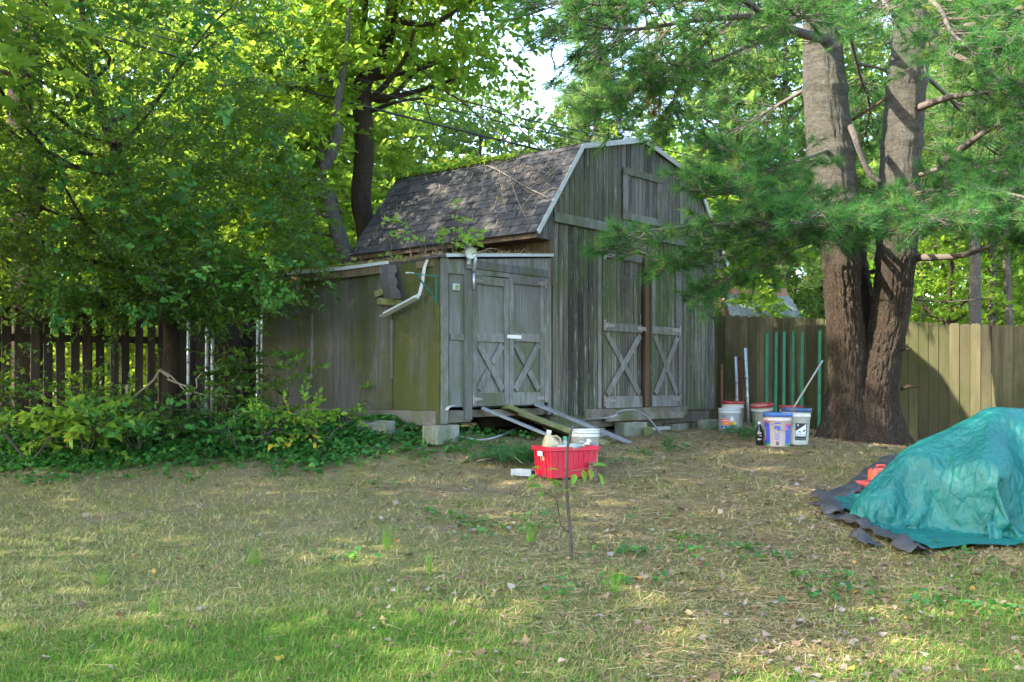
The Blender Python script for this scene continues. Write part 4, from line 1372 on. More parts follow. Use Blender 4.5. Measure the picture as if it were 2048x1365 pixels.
for k in range(4):
    p = Vector((A.x, A.y, 0)) + pd * (plen * (.08 + .28 * k)) + Vector((-pd.y, pd.x, 0)) * .10
    g = float(gh(p.x, p.y))
    MB().box((p.x - .045 - PF.location.x, p.y - .045 - PF.location.y, g - .05 - PF.location.z), (p.x + .045 - PF.location.x, p.y + .045 - PF.location.y, g + 1.45 - PF.location.z)).build('post', M_picket, PF)
for px, py, D, lb in ((376, 632, 12.9, 'thin galvanised pipe standing farthest from the shed among the shrubs'), (413, 645, 12.8, 'upright galvanised pipe paired with a shorter one before the pickets'), (424, 660, 12.75, 'shorter of the two paired galvanised pipes before the pickets'), (515, 640, 13.1, 'thin pipe just before the lean-to end'), (524, 600, 13.0, 'tall galvanised pipe against the far end of the lean-to')):
    lean('steel_pipe', px, grounded(px, D), px + 1, py, D, D, .021, M_galv, lb)

# ------------------------------------------------------------------ neighbour's gambrel shed beyond the fence
nb_ = P(1512, 640, 23.0)
NS = empty('neighbour_shed', (nb_.x, nb_.y, float(gh(nb_.x, nb_.y))), .35)
tag(NS, 'pinkish shed with pale gray shingled roof beyond the cedar fence', 'shed')
h0 = CAM_Z + (HOR - 640) / FPX * 23 - NS.location.z
h1 = CAM_Z + (HOR - 572) / FPX * 23 - NS.location.z
MB().box((-.95, -.0, 0), (1.05, 1.6, h0 + .15)).prism([(-.95, h0 + .15), (1.05, h0 + .15), (.8, h1 - .05), (-.7, h1 - .05)], 0, 1.6).build('wall', plain('pink_wall', (.42, .2, .16), .8), NS)
M_pale = plain('pale_shingle', (.23, .25, .27), .9, 0, .25, 20, bmp=.4, bscale=90)
mb = MB()
for k in range(7):
    z0, z1 = h0 - .2 + (h1 - h0 + .2) * k / 7, h0 - .2 + (h1 - h0 + .2) * (k + 1) / 7
    y0_, y1_ = -.30 + .45 * (k / 7) ** 1.3, -.30 + .45 * ((k + 1) / 7) ** 1.3
    x0, x1 = -.82, 1.12 - .28 * (k / 7)
    for c in range(6):
        xa = x0 + (x1 - x0) * c / 6; xb = x0 + (x1 - x0) * (c + 1) / 6 - .012
        mb2 = MB().add([(xa, y0_ - .03, z0), (xb, y0_ - .03, z0), (xb, y1_ - .01, z1 + .02), (xa, y1_ - .01, z1 + .02), (xa, y0_ + .02, z0), (xb, y0_ + .02, z0), (xb, y1_ + .04, z1 + .02), (xa, y1_ + .04, z1 + .02)], [(0, 1, 2, 3), (7, 6, 5, 4), (0, 4, 5, 1), (1, 5, 6, 2), (2, 6, 7, 3), (3, 7, 4, 0)])
        mb2.build('shingle', M_pale, NS)
MB().box((-.8, .10, h1 - .06), (.88, 1.7, h1 - .02)).build('roof', M_pale, NS)

# ------------------------------------------------------------------ overhead cables
for (x0, y0, D0, x1, y1, D1, rad, lb) in ((-150, -30, 13.2, 1760, 447, 16.5, .016, 'thickest black overhead cable passing above the shed roof'), (-150, -72, 13.4, 1800, 395, 17, .009, 'thin overhead cable running highest over the shed'), (-150, -55, 13.4, 1800, 412, 17, .009, 'thin overhead cable just below the highest one')):
    a, b = P(x0, y0, D0), P(x1, y1, D1)
    pts = [a.lerp(b, t) + Vector((0, 0, -.5 * 4 * t * (1 - t) * .35)) for t in np.linspace(0, 1, 24)]
    tag(MB().tube(pts, rad, 6).build('overhead_cable', plain('black_cable', (.015, .015, .015), .5)), lb, 'cable', 'overhead cables')

# ------------------------------------------------------------------ foliage templates
def leaf(Lg, Wd, fold=.25, droop=.0):
    """4 points, 2 triangles, folded on the midrib; base at origin, along +x"""
    v = np.array([[0, 0, 0], [Lg * .45, Wd / 2, Wd * fold], [Lg, 0, -droop * Lg], [Lg * .45, -Wd / 2, Wd * fold]])
    return v, np.array([[0, 2, 1], [0, 3, 2]])
def leaf6(Lg, Wd, fold=.2, droop=.15):
    v = np.array([[0, 0, 0], [Lg * .28, Wd * .46, Wd * fold], [Lg * .65, Wd * .38, Wd * fold * .7 - droop * Lg * .4], [Lg, 0, -droop * Lg], [Lg * .65, -Wd * .38, Wd * fold * .7 - droop * Lg * .4], [Lg * .28, -Wd * .46, Wd * fold], [Lg * .5, 0, -droop * Lg * .15]])
    return v, np.array([[0, 6, 1], [1, 6, 2], [2, 6, 3], [3, 6, 4], [4, 6, 5], [5, 6, 0]])
def rot(ax, a):
    return np.array(Matrix.Rotation(a, 3, ax))
def spray(n, length, lf, seed, spread=1.0, twig=.004, up=.2, rv=.16, szv=.35):
    """leaves set along a thin twig on +x; tri material 0 leaf, 1 twig"""
    rs = np.random.default_rng(seed)
    lv, lt = lf
    Vs, Ts, Rs, Ms, o = [], [], [], [], 0
    for i in range(n):
        t = .08 + .92 * (i + rs.random()) / n
        side = 1 if i % 2 else -1
        a = side * (.55 + .65 * rs.random()) * spread * (1 - .5 * t)
        M = rot('Z', a) @ rot('Y', -up + rs.normal() * .45) @ rot('X', rs.normal() * .7)
        s = 1 - szv + 2 * szv * rs.random()
        p = np.array([t * length, side * .01 + rs.normal() * length * .03, rs.normal() * length * .04])
        Vs.append(lv * s @ M.T + p)
        Ts.append(lt + o); o += len(lv)
        Rs.append(np.full(len(lv), rs.normal() * rv)); Ms.append(np.zeros(len(lt), int))
    if twig:
        w = np.array([[0, 0, twig], [0, twig, -twig], [0, -twig, -twig], [length * .96, 0, 0]])
        Vs.append(w); Ts.append(np.array([[0, 1, 3], [1, 2, 3], [2, 0, 3]]) + o); Rs.append(np.zeros(4)); Ms.append(np.ones(3, int))
    return np.concatenate(Vs), np.concatenate(Ts), np.concatenate(Rs), np.concatenate(Ms)
def tuft(n, length, w, seed, cone=1.25, twig=.1, wt=.005):
    rs = np.random.default_rng(seed)
    Vs, Ts, Rs, Ms, o = [], [], [], [], 0
    for i in range(n):
        a = rs.uniform(0, 2 * math.pi)
        c = cone * (rs.random() ** .6)
        d = np.array([math.cos(c), math.sin(c) * math.cos(a), math.sin(c) * math.sin(a)])
        b = np.array([rs.uniform(-twig, 0) * .9, 0, 0])
        Lg = length * rs.uniform(.75, 1.1)
        tip = b + d * Lg + np.array([0, 0, 0])
        s = np.cross(d, rs.normal(size=3)); s /= np.linalg.norm(s)
        Vs.append(np.stack([b + s * w / 2, b - s * w / 2, tip])); Ts.append(np.array([[0, 1, 2]]) + o); o += 3
        Rs.append(np.full(3, rs.normal() * .12)); Ms.append(np.zeros(1, int))
    ww = np.array([[-twig * 1.6, 0, wt], [-twig * 1.6, wt, -wt], [-twig * 1.6, -wt, -wt], [0.01, 0, 0]])
    Vs.append(ww); Ts.append(np.array([[0, 1, 3], [1, 2, 3], [2, 0, 3]]) + o); Rs.append(np.zeros(4)); Ms.append(np.ones(3, int))
    return np.concatenate(Vs), np.concatenate(Ts), np.concatenate(Rs), np.concatenate(Ms)

def place(tmpls, pos, dirs, scale, rnd, roll_sd=.5):
    """scatter a list of templates over positions"""
    out = []
    n = len(pos)
    pick = NR.integers(0, len(tmpls), n)
    for k, t in enumerate(tmpls):
        m = pick == k
        if not m.any():
            continue
        M = basis(dirs[m], NR.normal(size=m.sum()) * roll_sd)
        out.append(scatter(*t, M, pos[m], scale[m], rnd[m]))
    return out

def crown_points(c, rad, n_clump, per, cl_r, seed, hole=.0, flat=.6, keep=None, shell=.45, droop=.25):
    """clumps of sprays inside an ellipsoid: positions, directions, clump centres"""
    rs = np.random.default_rng(seed)
    cen = []
    while len(cen) < n_clump:
        p = rs.normal(size=3); p /= np.linalg.norm(p)
        p = p * (shell + (1 - shell) * rs.random() ** .5)
        if keep is None or keep(np.array(c) + p * np.array(rad)):
            cen.append(p)
    cen = np.array(cen) * np.array(rad) + np.array(c)
    pos = np.repeat(cen, per, axis=0) + rs.normal(size=(n_clump * per, 3)) * np.array([cl_r, cl_r, cl_r * flat])
    if keep is not None:
        pos = pos[[keep(p) for p in pos]]
    d = (pos - np.array(c)) / np.array(rad)
    d = d / np.maximum(np.linalg.norm(d, axis=1, keepdims=True), .01) + rs.normal(size=pos.shape) * .6
    d[:, 2] = d[:, 2] * .5 - droop
    return pos, d, cen

def limbs(mb, root_pts, root_r, cen, rs, n, r0=.05, mi=0, seg=7):
    """curved limbs from the trunk axis to clump centres"""
    idx = rs.choice(len(cen), min(n, len(cen)), replace=False)
    zs = [p.z for p in root_pts]
    for i in idx:
        t = Vector(cen[i])
        z = min(max(t.z - .55 * (Vector((t.x, t.y, 0)) - Vector((root_pts[-1].x, root_pts[-1].y, 0))).length, zs[0] + .35 * (zs[-1] - zs[0])), zs[-1])
        k = int(np.interp(z, zs, np.arange(len(zs))))
        s = root_pts[k]
        m1 = s.lerp(t, .35) + Vector((0, 0, -.12 * (t - s).length)) + Vector(rs.normal(size=3) * .12)
        m2 = s.lerp(t, .7) + Vector((0, 0, -.03)) + Vector(rs.normal(size=3) * .12)
        r = min(r0, root_r[k] * .55)
        mb.tube(smoothpath([s, m1, m2, t], 4), [r * (1 - .85 * q / 12) for q in range(13)], seg, mi, caps=False)

def make_tree(name, label, cat, base, trunk, trunk_r, c, rad, n_clump, per, cl_r, tm, leafm, barkm, seed, scale=(.8, 1.2), keep=None, n_limb=18, limb_r=.05, group=None, shell=.45, flat=.6, droop=.25, rmean=.5, roll=.5, crown_only=False):
    """trunk: list of points relative to base"""
    rs = np.random.default_rng(seed)
    e = empty(name, base)
    tag(e, label, cat, group)
    pos, d, cen = crown_points(c, rad, n_clump, per, cl_r, seed, keep=keep, shell=shell, flat=flat, droop=droop)
    mb = MB()
    tp = smoothpath([Vector(p) for p in trunk], 5)
    tr = list(np.interp(np.linspace(0, 1, len(tp)), np.linspace(0, 1, len(trunk_r)), trunk_r))
    mb.tube(tp, tr, 14)
    rel = cen - np.array(base)
    limbs(mb, tp, tr, rel, rs, n_limb, limb_r)
    mb.build('trunk', barkm, e)
    cl_rnd = rs.normal(size=n_clump) * .10
    rnd = np.clip(rmean + rs.normal(size=len(pos)) * .13, 0, 1)
    V, T, r, m = join(place(tm, pos - np.array(base), d, rs.uniform(scale[0], scale[1], len(pos)), rnd, roll))
    link('crown', np_mesh('crown', V, T, [leafm, M_twig], r, m), e)
    return e

# ------------------------------------------------------------------ left: evergreen tree in front of the picket fence
SP_holly = [spray(20, .42, leaf(.060, .032, .25), 20 + k, 1.1, .003) for k in range(5)]
SP_big = [spray(14, .55, leaf(.125, .085, .2, .1), 40 + k, 1.1, .004) for k in range(5)]
SP_mid = [spray(16, .60, leaf(.12, .075, .25), 60 + k, 1.1, .004) for k in range(4)]
SP_far = [spray(14, .8, leaf(.19, .12, .25), 80 + k, 1.2, .006) for k in range(4)]

def px_of(p):
    return 1024 + FPX * p[0] / p[1], HOR - FPX * (p[2] - CAM_Z) / p[1]
def keep_holly(p):
    if p[1] < 7: return False
    x, y = px_of(p)
    lim = np.interp(y, [-500, 0, 120, 300, 430, 520, 560, 640, 700, 780], [640, 640, 630, 612, 612, 650, 640, 590, 560, 600])
    if x > lim: return False
    if y > 600 and x > 520 and p[1] > 11: return False
    # window onto the pickets
    if 120 < x < 330 and 600 < y < 740: return NR.random() < .10
    if y > 600: return NR.random() < .45
    return True
hb = on_ground(-4.15, 12.3)
HT = make_tree('evergreen_tree', 'dense dark-leaved evergreen tree spreading over picket fence and lean-to', 'tree', hb,
    [(0, 0, -.05), (.03, 0, .9), (.0, .05, 1.7), (-.18, .1, 2.4), (-.55, .15, 3.2), (-1.0, .2, 4.4), (-1.2, .2, 6)], [.10, .095, .09, .085, .07, .05, .025],
    (-4.9, 11.6, 3.6), (3.7, 2.1, 3.4), 190, 11, .30, SP_holly, M_holly, M_bark, 101, keep=keep_holly, n_limb=24, limb_r=.032, shell=.25, rmean=.45, droop=.2)

# its lowest boughs, hanging before the pickets and over the lean-to end
n_ = 1050
pp_, dd_ = [], []
rsl = np.random.default_rng(55)
while len(pp_) < n_:
    x, y = rsl.uniform(-60, 640), rsl.uniform(200, 640)
    if rsl.random() > np.interp(y, [200, 480, 560, 640], [.10, .55, 1, 1]): continue
    if mnoise.noise(Vector((x * .011, y * .016, 5))) < -.05 and y < 560: continue
    if mnoise.noise(Vector((x * .018, y * .03, 2))) < -.12 and y > 520: continue
    if y > 545 and x > 545: continue
    if x > 612 and y < 520: continue
    if y > np.interp(x, [-60, 60, 280, 330, 520, 640], [640, 625, 615, 640, 640, 545]): continue
    p = P(x, y, rsl.uniform(10.7, 12.3))
    pp_.append(list(p - hb)); dd_.append([rsl.normal() * .8 + .3, rsl.normal() * .6 - .5, -.25 + rsl.normal() * .3])
V, T, r, m = join(place(SP_holly, np.array(pp_), np.array(dd_), rsl.uniform(.8, 1.25, n_), np.clip(.45 + rsl.normal(size=n_) * .15, 0, 1)))
link('lower_crown', np_mesh('lower_crown', V, T, [M_holly, M_twig], r, m), HT)

n_ = 260
pp_, dd_ = [], []
while len(pp_) < n_:
    x, y = rsl.uniform(-40, 600), rsl.uniform(-20, 620)
    if mnoise.noise(Vector((x * .012, y * .012, 12))) < .02: continue
    pp_.append(list(P(x, y, rsl.uniform(9.9, 11.6)) - hb)); dd_.append([rsl.normal() * .8, rsl.normal() * .6 - .3, -.5 + rsl.normal() * .4])
V, T, r, m = join(place(SP_big, np.array(pp_), np.array(dd_), rsl.uniform(.4, .7, n_), np.clip(.55 + rsl.normal(size=n_) * .2, 0, 1)))
link('climbing_vine', np_mesh('climbing_vine', V, T, [M_ivy, M_twig], r, m), HT)

# far left tree: trunk at the picture's left edge, tall crown
b = on_ground(-7.0, 14.6)
def keep_l(p):
    x, y = px_of(p)
    return x < 560
make_tree('broadleaf_tree', 'tall broadleaf tree whose dark trunk stands at the left picture edge', 'tree', b,
    [(0, 0, -.05), (.05, 0, 2), (.1, 0, 3.6), (-.05, 0, 4.6), (.1, 0, 6), (.3, 0, 9)], [.26, .22, .19, .18, .15, .06],
    (-7.2, 14.8, 6.2), (3.4, 2.8, 3.2), 56, 11, .5, SP_mid, M_mid, M_bark, 102, n_limb=14, limb_r=.05, rmean=.6, keep=keep_l)
# near tree added outside the picture on the left, crown shaped to shade the lawn, its boughs reach in at the top
b = on_ground(-8.6, 8.2)
def keep_n(p):
    if p[1] < .5: return True
    x, y = px_of(p)
    return (x < 60 or y < -60) if p[1] > 2 else True
make_tree('shade_tree', 'broadleaf tree added out of view for shade, low boughs at the upper left corner', 'tree', b,
    [(0, 0, -.05), (.1, 0, 2), (.0, .1, 4), (.2, 0, 6.5), (.3, 0, 9)], [.30, .26, .22, .15, .06],
    (-8.1, 6.8, 5.9), (4.6, 5.4, 3.3), 330, 13, .60, SP_mid, M_mid, M_bark, 103, n_limb=30, limb_r=.09, rmean=.5, shell=.2, keep=keep_n)

# ------------------------------------------------------------------ middle: curved trunk behind the roof, and the leaning one
D = 15.6
def rel(pts, b):
    return [tuple(p - b) for p in pts]
pb = P(735, 480, D); b = on_ground(pb.x, pb.y)
tk = [b + Vector((0, 0, -.05)), P(738, 600, D), P(734, 470, D), P(722, 400, D), P(729, 300, D), P(724, 210, D), P(727, 165, D), P(752, 130, D), P(770, 90, D), P(785, 20, D), P(800, -120, D), P(810, -300, D)]
tc = P(800, -70, D)
def keep_c(p):
    x, y = px_of(p)
    if y > 210 and x > 740: return NR.random() < .10
    if y > 150 and x > 900: return NR.random() < .25
    if x > 1075: return False
    if 690 < x < 765 and 150 < y < 490: return False
    return True
CT = make_tree('mulberry_tree', 'bright-leaved tree with dark curved trunk rising behind the shed roof', 'tree', b, rel(tk, b), [.19, .17, .16, .155, .15, .15, .14, .12, .11, .10, .08, .05],
    (tc.x, tc.y, tc.z + .35), (2.1, 2.2, 2.1), 95, 13, .36, SP_big, M_bright, M_bark, 104, keep=keep_c, n_limb=22, limb_r=.06, rmean=.55, shell=.2, roll=.6)
mb = MB()
for path, r0 in (([P(728, 172, D), P(722, 140, D - .1), P(728, 60, D - .2), P(735, -60, D - .3)], .08), ([P(735, 205, D), P(775, 165, D - .2), P(805, 125, D - .3), P(830, 60, D - .4)], .055), ([P(738, 225, D), P(790, 205, D - .3), P(845, 197, D - .5)], .035), ([P(722, 245, D), P(670, 215, D - .2), P(610, 180, D - .3)], .03), ([P(845, 197, D - .5), P(860, 235, D - .6), P(880, 300, D - .7)], .012), ([P(815, 110, D - .4), P(900, 190, D - .8), P(1000, 225, D - 1.2), P(1080, 300, D - 1.6)], .016), ([P(905, 190, D - .8), P(990, 260, D - 1.3), P(1060, 330, D - 2)], .012)):
    q_ = smoothpath([p - b for p in path], 5)
    mb.tube(q_, [r0 * (1 - .6 * i / len(q_)) for i in range(len(q_))], 8)
mb.build('limb', M_bark, CT)
D = 14.2
pb = P(705, 520, D); b = on_ground(pb.x, pb.y)
tk = [b + Vector((.1, 0, -.05)), P(712, 560, D), P(690, 505, D), P(668, 440, D), P(655, 390, D), P(645, 345, D), P(660, 315, D), P(676, 265, D), P(672, 225, D), P(690, 120, D), P(700, 0, D)]
tc = P(610, 250, D + .6)
def keep_d(p):
    x, y = px_of(p)
    if x > 700 or y > 510: return False
    if 630 < x and y > 330: return NR.random() < .2
    if x > 685 and y > 140: return False
    if 640 < x and 200 < y: return NR.random() < .3
    return True
make_tree('young_tree', 'young leaning tree with crooked trunk behind the lean-to roof', 'tree', b, rel(tk, b), [.12, .115, .11, .10, .09, .08, .075, .07, .06, .04, .015],
    tuple(tc), (.95, 1.1, 1.9), 70, 13, .25, SP_big, M_bright, M_bark_gray, 105, keep=keep_d, n_limb=12, limb_r=.03, rmean=.55, shell=.15)

# ------------------------------------------------------------------ woodland behind
def bg_tree(seed, h, cr, tm, lm, bm, n_clump=70, per=11, name='woodland_tree', label='', trunk_r=.2, group='woodland behind the yard', z0=.35):
    return make_tree(name, label, 'tree', Vector((0, 0, 0)), [(0, 0, -.3), (.1, .05, h * .3), (-.05, .1, h * .6), (.1, 0, h * .9)], [trunk_r, trunk_r * .8, trunk_r * .5, .03],
        (0, 0, h * (z0 + 1) / 2), (cr, cr, h * (1 - z0) / 2), n_clump, per, .75, tm, lm, bm, seed, scale=(.8, 1.3), n_limb=18, limb_r=.07, group=group, shell=.25)
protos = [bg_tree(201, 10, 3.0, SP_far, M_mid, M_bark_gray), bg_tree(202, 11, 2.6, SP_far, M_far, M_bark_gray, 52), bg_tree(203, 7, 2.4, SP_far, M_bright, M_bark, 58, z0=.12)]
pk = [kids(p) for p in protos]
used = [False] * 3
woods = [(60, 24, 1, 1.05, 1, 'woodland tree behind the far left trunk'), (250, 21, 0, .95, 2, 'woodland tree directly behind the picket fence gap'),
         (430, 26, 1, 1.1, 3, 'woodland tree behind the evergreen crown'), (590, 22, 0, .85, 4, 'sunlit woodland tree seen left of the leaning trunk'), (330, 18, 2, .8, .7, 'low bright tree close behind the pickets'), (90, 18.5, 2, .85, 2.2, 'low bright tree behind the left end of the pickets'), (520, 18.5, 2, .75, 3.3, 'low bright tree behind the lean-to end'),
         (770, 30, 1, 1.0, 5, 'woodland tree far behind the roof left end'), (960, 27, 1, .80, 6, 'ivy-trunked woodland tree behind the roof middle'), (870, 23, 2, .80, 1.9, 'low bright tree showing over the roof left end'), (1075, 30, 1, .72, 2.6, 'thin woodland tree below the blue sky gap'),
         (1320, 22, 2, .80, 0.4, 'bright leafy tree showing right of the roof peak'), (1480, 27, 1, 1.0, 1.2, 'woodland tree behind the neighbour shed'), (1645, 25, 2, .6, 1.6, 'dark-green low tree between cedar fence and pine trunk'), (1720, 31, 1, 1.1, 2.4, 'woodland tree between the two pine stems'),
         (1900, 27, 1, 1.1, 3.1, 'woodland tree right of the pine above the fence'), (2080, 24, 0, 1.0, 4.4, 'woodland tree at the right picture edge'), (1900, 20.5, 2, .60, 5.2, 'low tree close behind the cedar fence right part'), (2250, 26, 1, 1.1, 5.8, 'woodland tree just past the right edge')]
for px, D, k, s, rz, lb in woods:
    x = (px - 1024) / FPX * D
    o = protos[k] if not used[k] else copy_tree(protos[k], None, pk[k])
    used[k] = True
    o.location = on_ground(x, D)
    o.rotation_euler = (0, 0, rz * 1.1)
    o.scale = (s, s, s)
    tag(o, lb, 'tree', 'woodland behind the yard')
# distant wood that closes the view
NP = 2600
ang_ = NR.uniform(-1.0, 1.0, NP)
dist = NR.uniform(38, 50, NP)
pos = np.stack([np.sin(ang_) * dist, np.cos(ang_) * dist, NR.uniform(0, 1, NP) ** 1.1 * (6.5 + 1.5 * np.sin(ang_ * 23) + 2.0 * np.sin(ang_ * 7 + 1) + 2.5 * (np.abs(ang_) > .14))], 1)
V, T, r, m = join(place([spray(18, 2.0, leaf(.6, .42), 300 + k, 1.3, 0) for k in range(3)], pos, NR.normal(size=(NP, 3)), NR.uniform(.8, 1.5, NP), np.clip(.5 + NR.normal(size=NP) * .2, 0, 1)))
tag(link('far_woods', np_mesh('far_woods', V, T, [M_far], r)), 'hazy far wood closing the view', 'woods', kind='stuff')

# ------------------------------------------------------------------ the twin-stemmed pine
TU = [tuft(38, .130, .0052, 400 + k, 1.2, .10) for k in range(6)]
TUF = [tuft(20, .22, .012, 420 + k, 1.25, .14, .008) for k in range(5)]
D = 13.0
base_p = on_ground(*P(1715, 860, D).xy)
PT = empty('pine_tree', base_p)
tag(PT, 'large twin-stemmed pine with rough bark standing before the cedar fence', 'tree')
def stem(cl, name, nseg=150, flare=0.0, seed=0, ridges=True):
    """cl: list of (px_left, px_right, py) outlines at depth D -> displaced trunk"""
    ctr, rad = [], []
    for xl, xr, y, dd in cl:
        ctr.append(P((xl + xr) / 2, y, D + dd) - base_p)
        rad.append((xr - xl) / 2 / FPX * (D + dd))
    n = 420
    t = np.linspace(0, 1, len(cl)); tt = np.linspace(0, 1, n)
    sp = smoothpath(ctr, 12)
    tc_ = np.linspace(0, 1, len(sp))
    C = np.stack([np.interp(tt, tc_, [p[i] for p in sp]) for i in range(3)], 1)
    rr = np.interp(tt, t, rad)
    V, Fs = [], []
    for i in range(n):
        for k in range(nseg):
            a = 2 * math.pi * k / nseg
            zz = C[i, 2]
            fl = flare * max(0, 1 - max(zz, 0) / .75) ** 2 * (1 + .55 * math.sin(a * 4 + seed) + .3 * math.sin(a * 7 + 2 * seed))
            nzv = mnoise.noise(Vector((math.cos(a) * 4.5 + seed, math.sin(a) * 4.5, zz * 1.6)))
            nz2 = mnoise.noise(Vector((math.cos(a) * 14 + seed, math.sin(a) * 14, zz * 4.5)))
            vd = mnoise.voronoi(Vector((math.cos(a) * 5.0 + seed + .25 * nz2, math.sin(a) * 5.0, zz * 4.6 + .3 * nzv)))[0]
            nz3 = 1 - min(1, (vd[1] - vd[0]) / .22)
            r_ = rr[i] * (1 + .045 * nzv) + .014 * nz2 * (1 if zz < 3 else .5) - .020 * nz3 * (1 if zz < 2.2 else max(.12, 1 - (zz - 2.2) / .8)) + fl
            for zk in (2.15, 2.95, 3.6, 4.4):         # swollen branch whorls
                r_ += .022 * math.exp(-((zz - zk - .1 * seed) / .07) ** 2)
            V.append((C[i, 0] + r_ * math.cos(a), C[i, 1] + r_ * math.sin(a), C[i, 2]))
    for i in range(n - 1):
        for k in range(nseg):
            Fs.append((i * nseg + k, i * nseg + (k + 1) % nseg, (i + 1) * nseg + (k + 1) % nseg, (i + 1) * nseg + k))
    return MB().add(V, Fs, 0, True).build(name, M_bark_pine, PT)
gy_ = HOR + (CAM_Z - base_p.z) / D * FPX
stem([(1648, 1745, gy_ + 6, 0), (1655, 1738, 800, 0), (1657, 1731, 700, 0), (1651, 1721, 600, 0), (1645, 1719, 480, 0), (1628, 1712, 370, 0), (1613, 1702, 270, 0), (1608, 1690, 160, 0), (1607, 1682, 60, 0), (1610, 1675, -150, 0), (1620, 1660, -600, 0)], 'trunk', flare=.14, seed=1)
stem([(1692, 1792, gy_ + 6, -.05), (1704, 1792, 800, -.05), (1717, 1799, 730, -.03), (1740, 1815, 640, 0), (1754, 1830, 520, 0), (1757, 1838, 400, 0), (1766, 1842, 280, 0), (1776, 1852, 160, 0), (1788, 1862, 60, 0), (1795, 1855, -150, 0), (1805, 1840, -600, 0)], 'trunk', flare=.13, seed=2)
stem([(1712, 1752, 760, .35), (1712, 1750, 640, .35), (1704, 1738, 540, .4), (1690, 1722, 470, .4), (1680, 1700, 330, .5), (1680, 1692, 200, .6)], 'trunk', 40, seed=3)

bough_mb = MB()
tuf_pos, tuf_dir = [], []
def bough(path, r0, n_sec, sec_len, fol0=.3, tuf_n=4, seed=0, flat=.35, droop=.1):
    rs = np.random.default_rng(seed + 900)
    pts = smoothpath([Vector(p) for p in path], 8)
    n = len(pts)
    bough_mb.tube([p - base_p for p in pts], [max(r0 * (1 - .85 * i / n), .006) for i in range(n)], 8)
    for s in range(n_sec):
        t = fol0 + (1 - fol0) * (s + rs.random() * .7) / n_sec
        i = min(int(t * (n - 1)), n - 2)
        p = pts[i].lerp(pts[i + 1], t * (n - 1) - i)
        d = (pts[i + 1] - pts[i]).normalized()
        sd = Vector((-d.y, d.x, 0)).normalized() * (1 if s % 2 else -1)
        lg = sec_len * (1.1 - .55 * t) * rs.uniform(.6, 1.2)
        dr = (d * .75 + sd * rs.uniform(.5, 1.1) + Vector((0, 0, rs.normal() * flat - droop))).normalized()
        q1 = p + dr * lg * .5 + Vector((0, 0, -.03)); q2 = p + dr * lg + Vector(rs.normal(size=3) * .05)
        tw = smoothpath([p, q1, q2], 3)
        bough_mb.tube([v - base_p for v in tw], [.009 * (1 - .12 * k) for k in range(len(tw))], 5, caps=False)
        for k in range(tuf_n):
            u = .25 + .75 * (k + rs.random()) / tuf_n
            c = p.lerp(q2, u)
            if k % 2:
                sd2 = dr.cross(Vector((0, 0, 1))) * (1 if rs.random() > .5 else -1)
                dd = (dr * .8 + sd2 * rs.uniform(.4, 1) + Vector(rs.normal(size=3) * .3))
                c2 = c + dd.normalized() * rs.uniform(.08, .25)
                bough_mb.tube([c - base_p, c2 - base_p], [.005, .004], 4, caps=False)
            else:
                dd = dr + Vector(rs.normal(size=3) * .45)
                c2 = c + dd.normalized() * .05
            tuf_pos.append(c2); tuf_dir.append(dd)
        tuf_pos.append(q2); tuf_dir.append(dr)
    tuf_pos.append(pts[-1]); tuf_dir.append(pts[-1] - pts[-2])
def keep_cam(px, py, D):
    return P(px, py, D)
S1, S2 = (1670, 400, 12.8), (1790, 400, 12.75)
# the low fans of needles before the stems
for sd, (path, r0, ns, sl, f0) in enumerate([
    ([(1665, 420, 12.8), (1560, 445, 11.4), (1400, 452, 10.4), (1225, 470, 9.9)], .04, 40, .75, .12),
    ([(1665, 410, 12.8), (1600, 400, 11.2), (1500, 365, 10.2), (1420, 345, 9.7)], .035, 40, .75, .15),
    ([(1700, 440, 12.7), (1650, 470, 11.2), (1560, 455, 10.2), (1480, 430, 9.6)], .035, 36, .7, .2),
    ([(1760, 420, 12.7), (1720, 430, 11), (1680, 420, 10), (1640, 425, 9.4)], .035, 36, .7, .25),
    ([(1790, 410, 12.6), (1800, 420, 11), (1830, 430, 10), (1870, 440, 9.4)], .035, 36, .75, .2),
    ([(1830, 390, 12.7), (1900, 375, 11.4), (1980, 380, 10.4), (2070, 400, 9.6)], .035, 40, .8, .12),
    ([(1830, 420, 12.7), (1920, 420, 11.6), (2040, 430, 10.8), (2150, 440, 10.2)], .03, 36, .8, .12),
    ([(1660, 470, 12.8), (1560, 510, 11.6), (1480, 545, 11), (1420, 580, 10.7)], .025, 24, .6, .25),
    ([(1655, 450, 12.8), (1520, 480, 11.6), (1410, 500, 11), (1330, 520, 10.6)], .025, 26, .6, .25),
    ([(1660, 300, 12.9), (1600, 320, 11.8), (1540, 330, 11), (1480, 300, 10.4)], .03, 30, .7, .3),
    ([(1840, 350, 12.8), (1920, 330, 12), (2000, 345, 11.2), (2080, 350, 10.6)], .03, 34, .8, .3)]):
    bough([P(*p) for p in path], r0, ns, sl, f0, 5, sd, .3, .08)
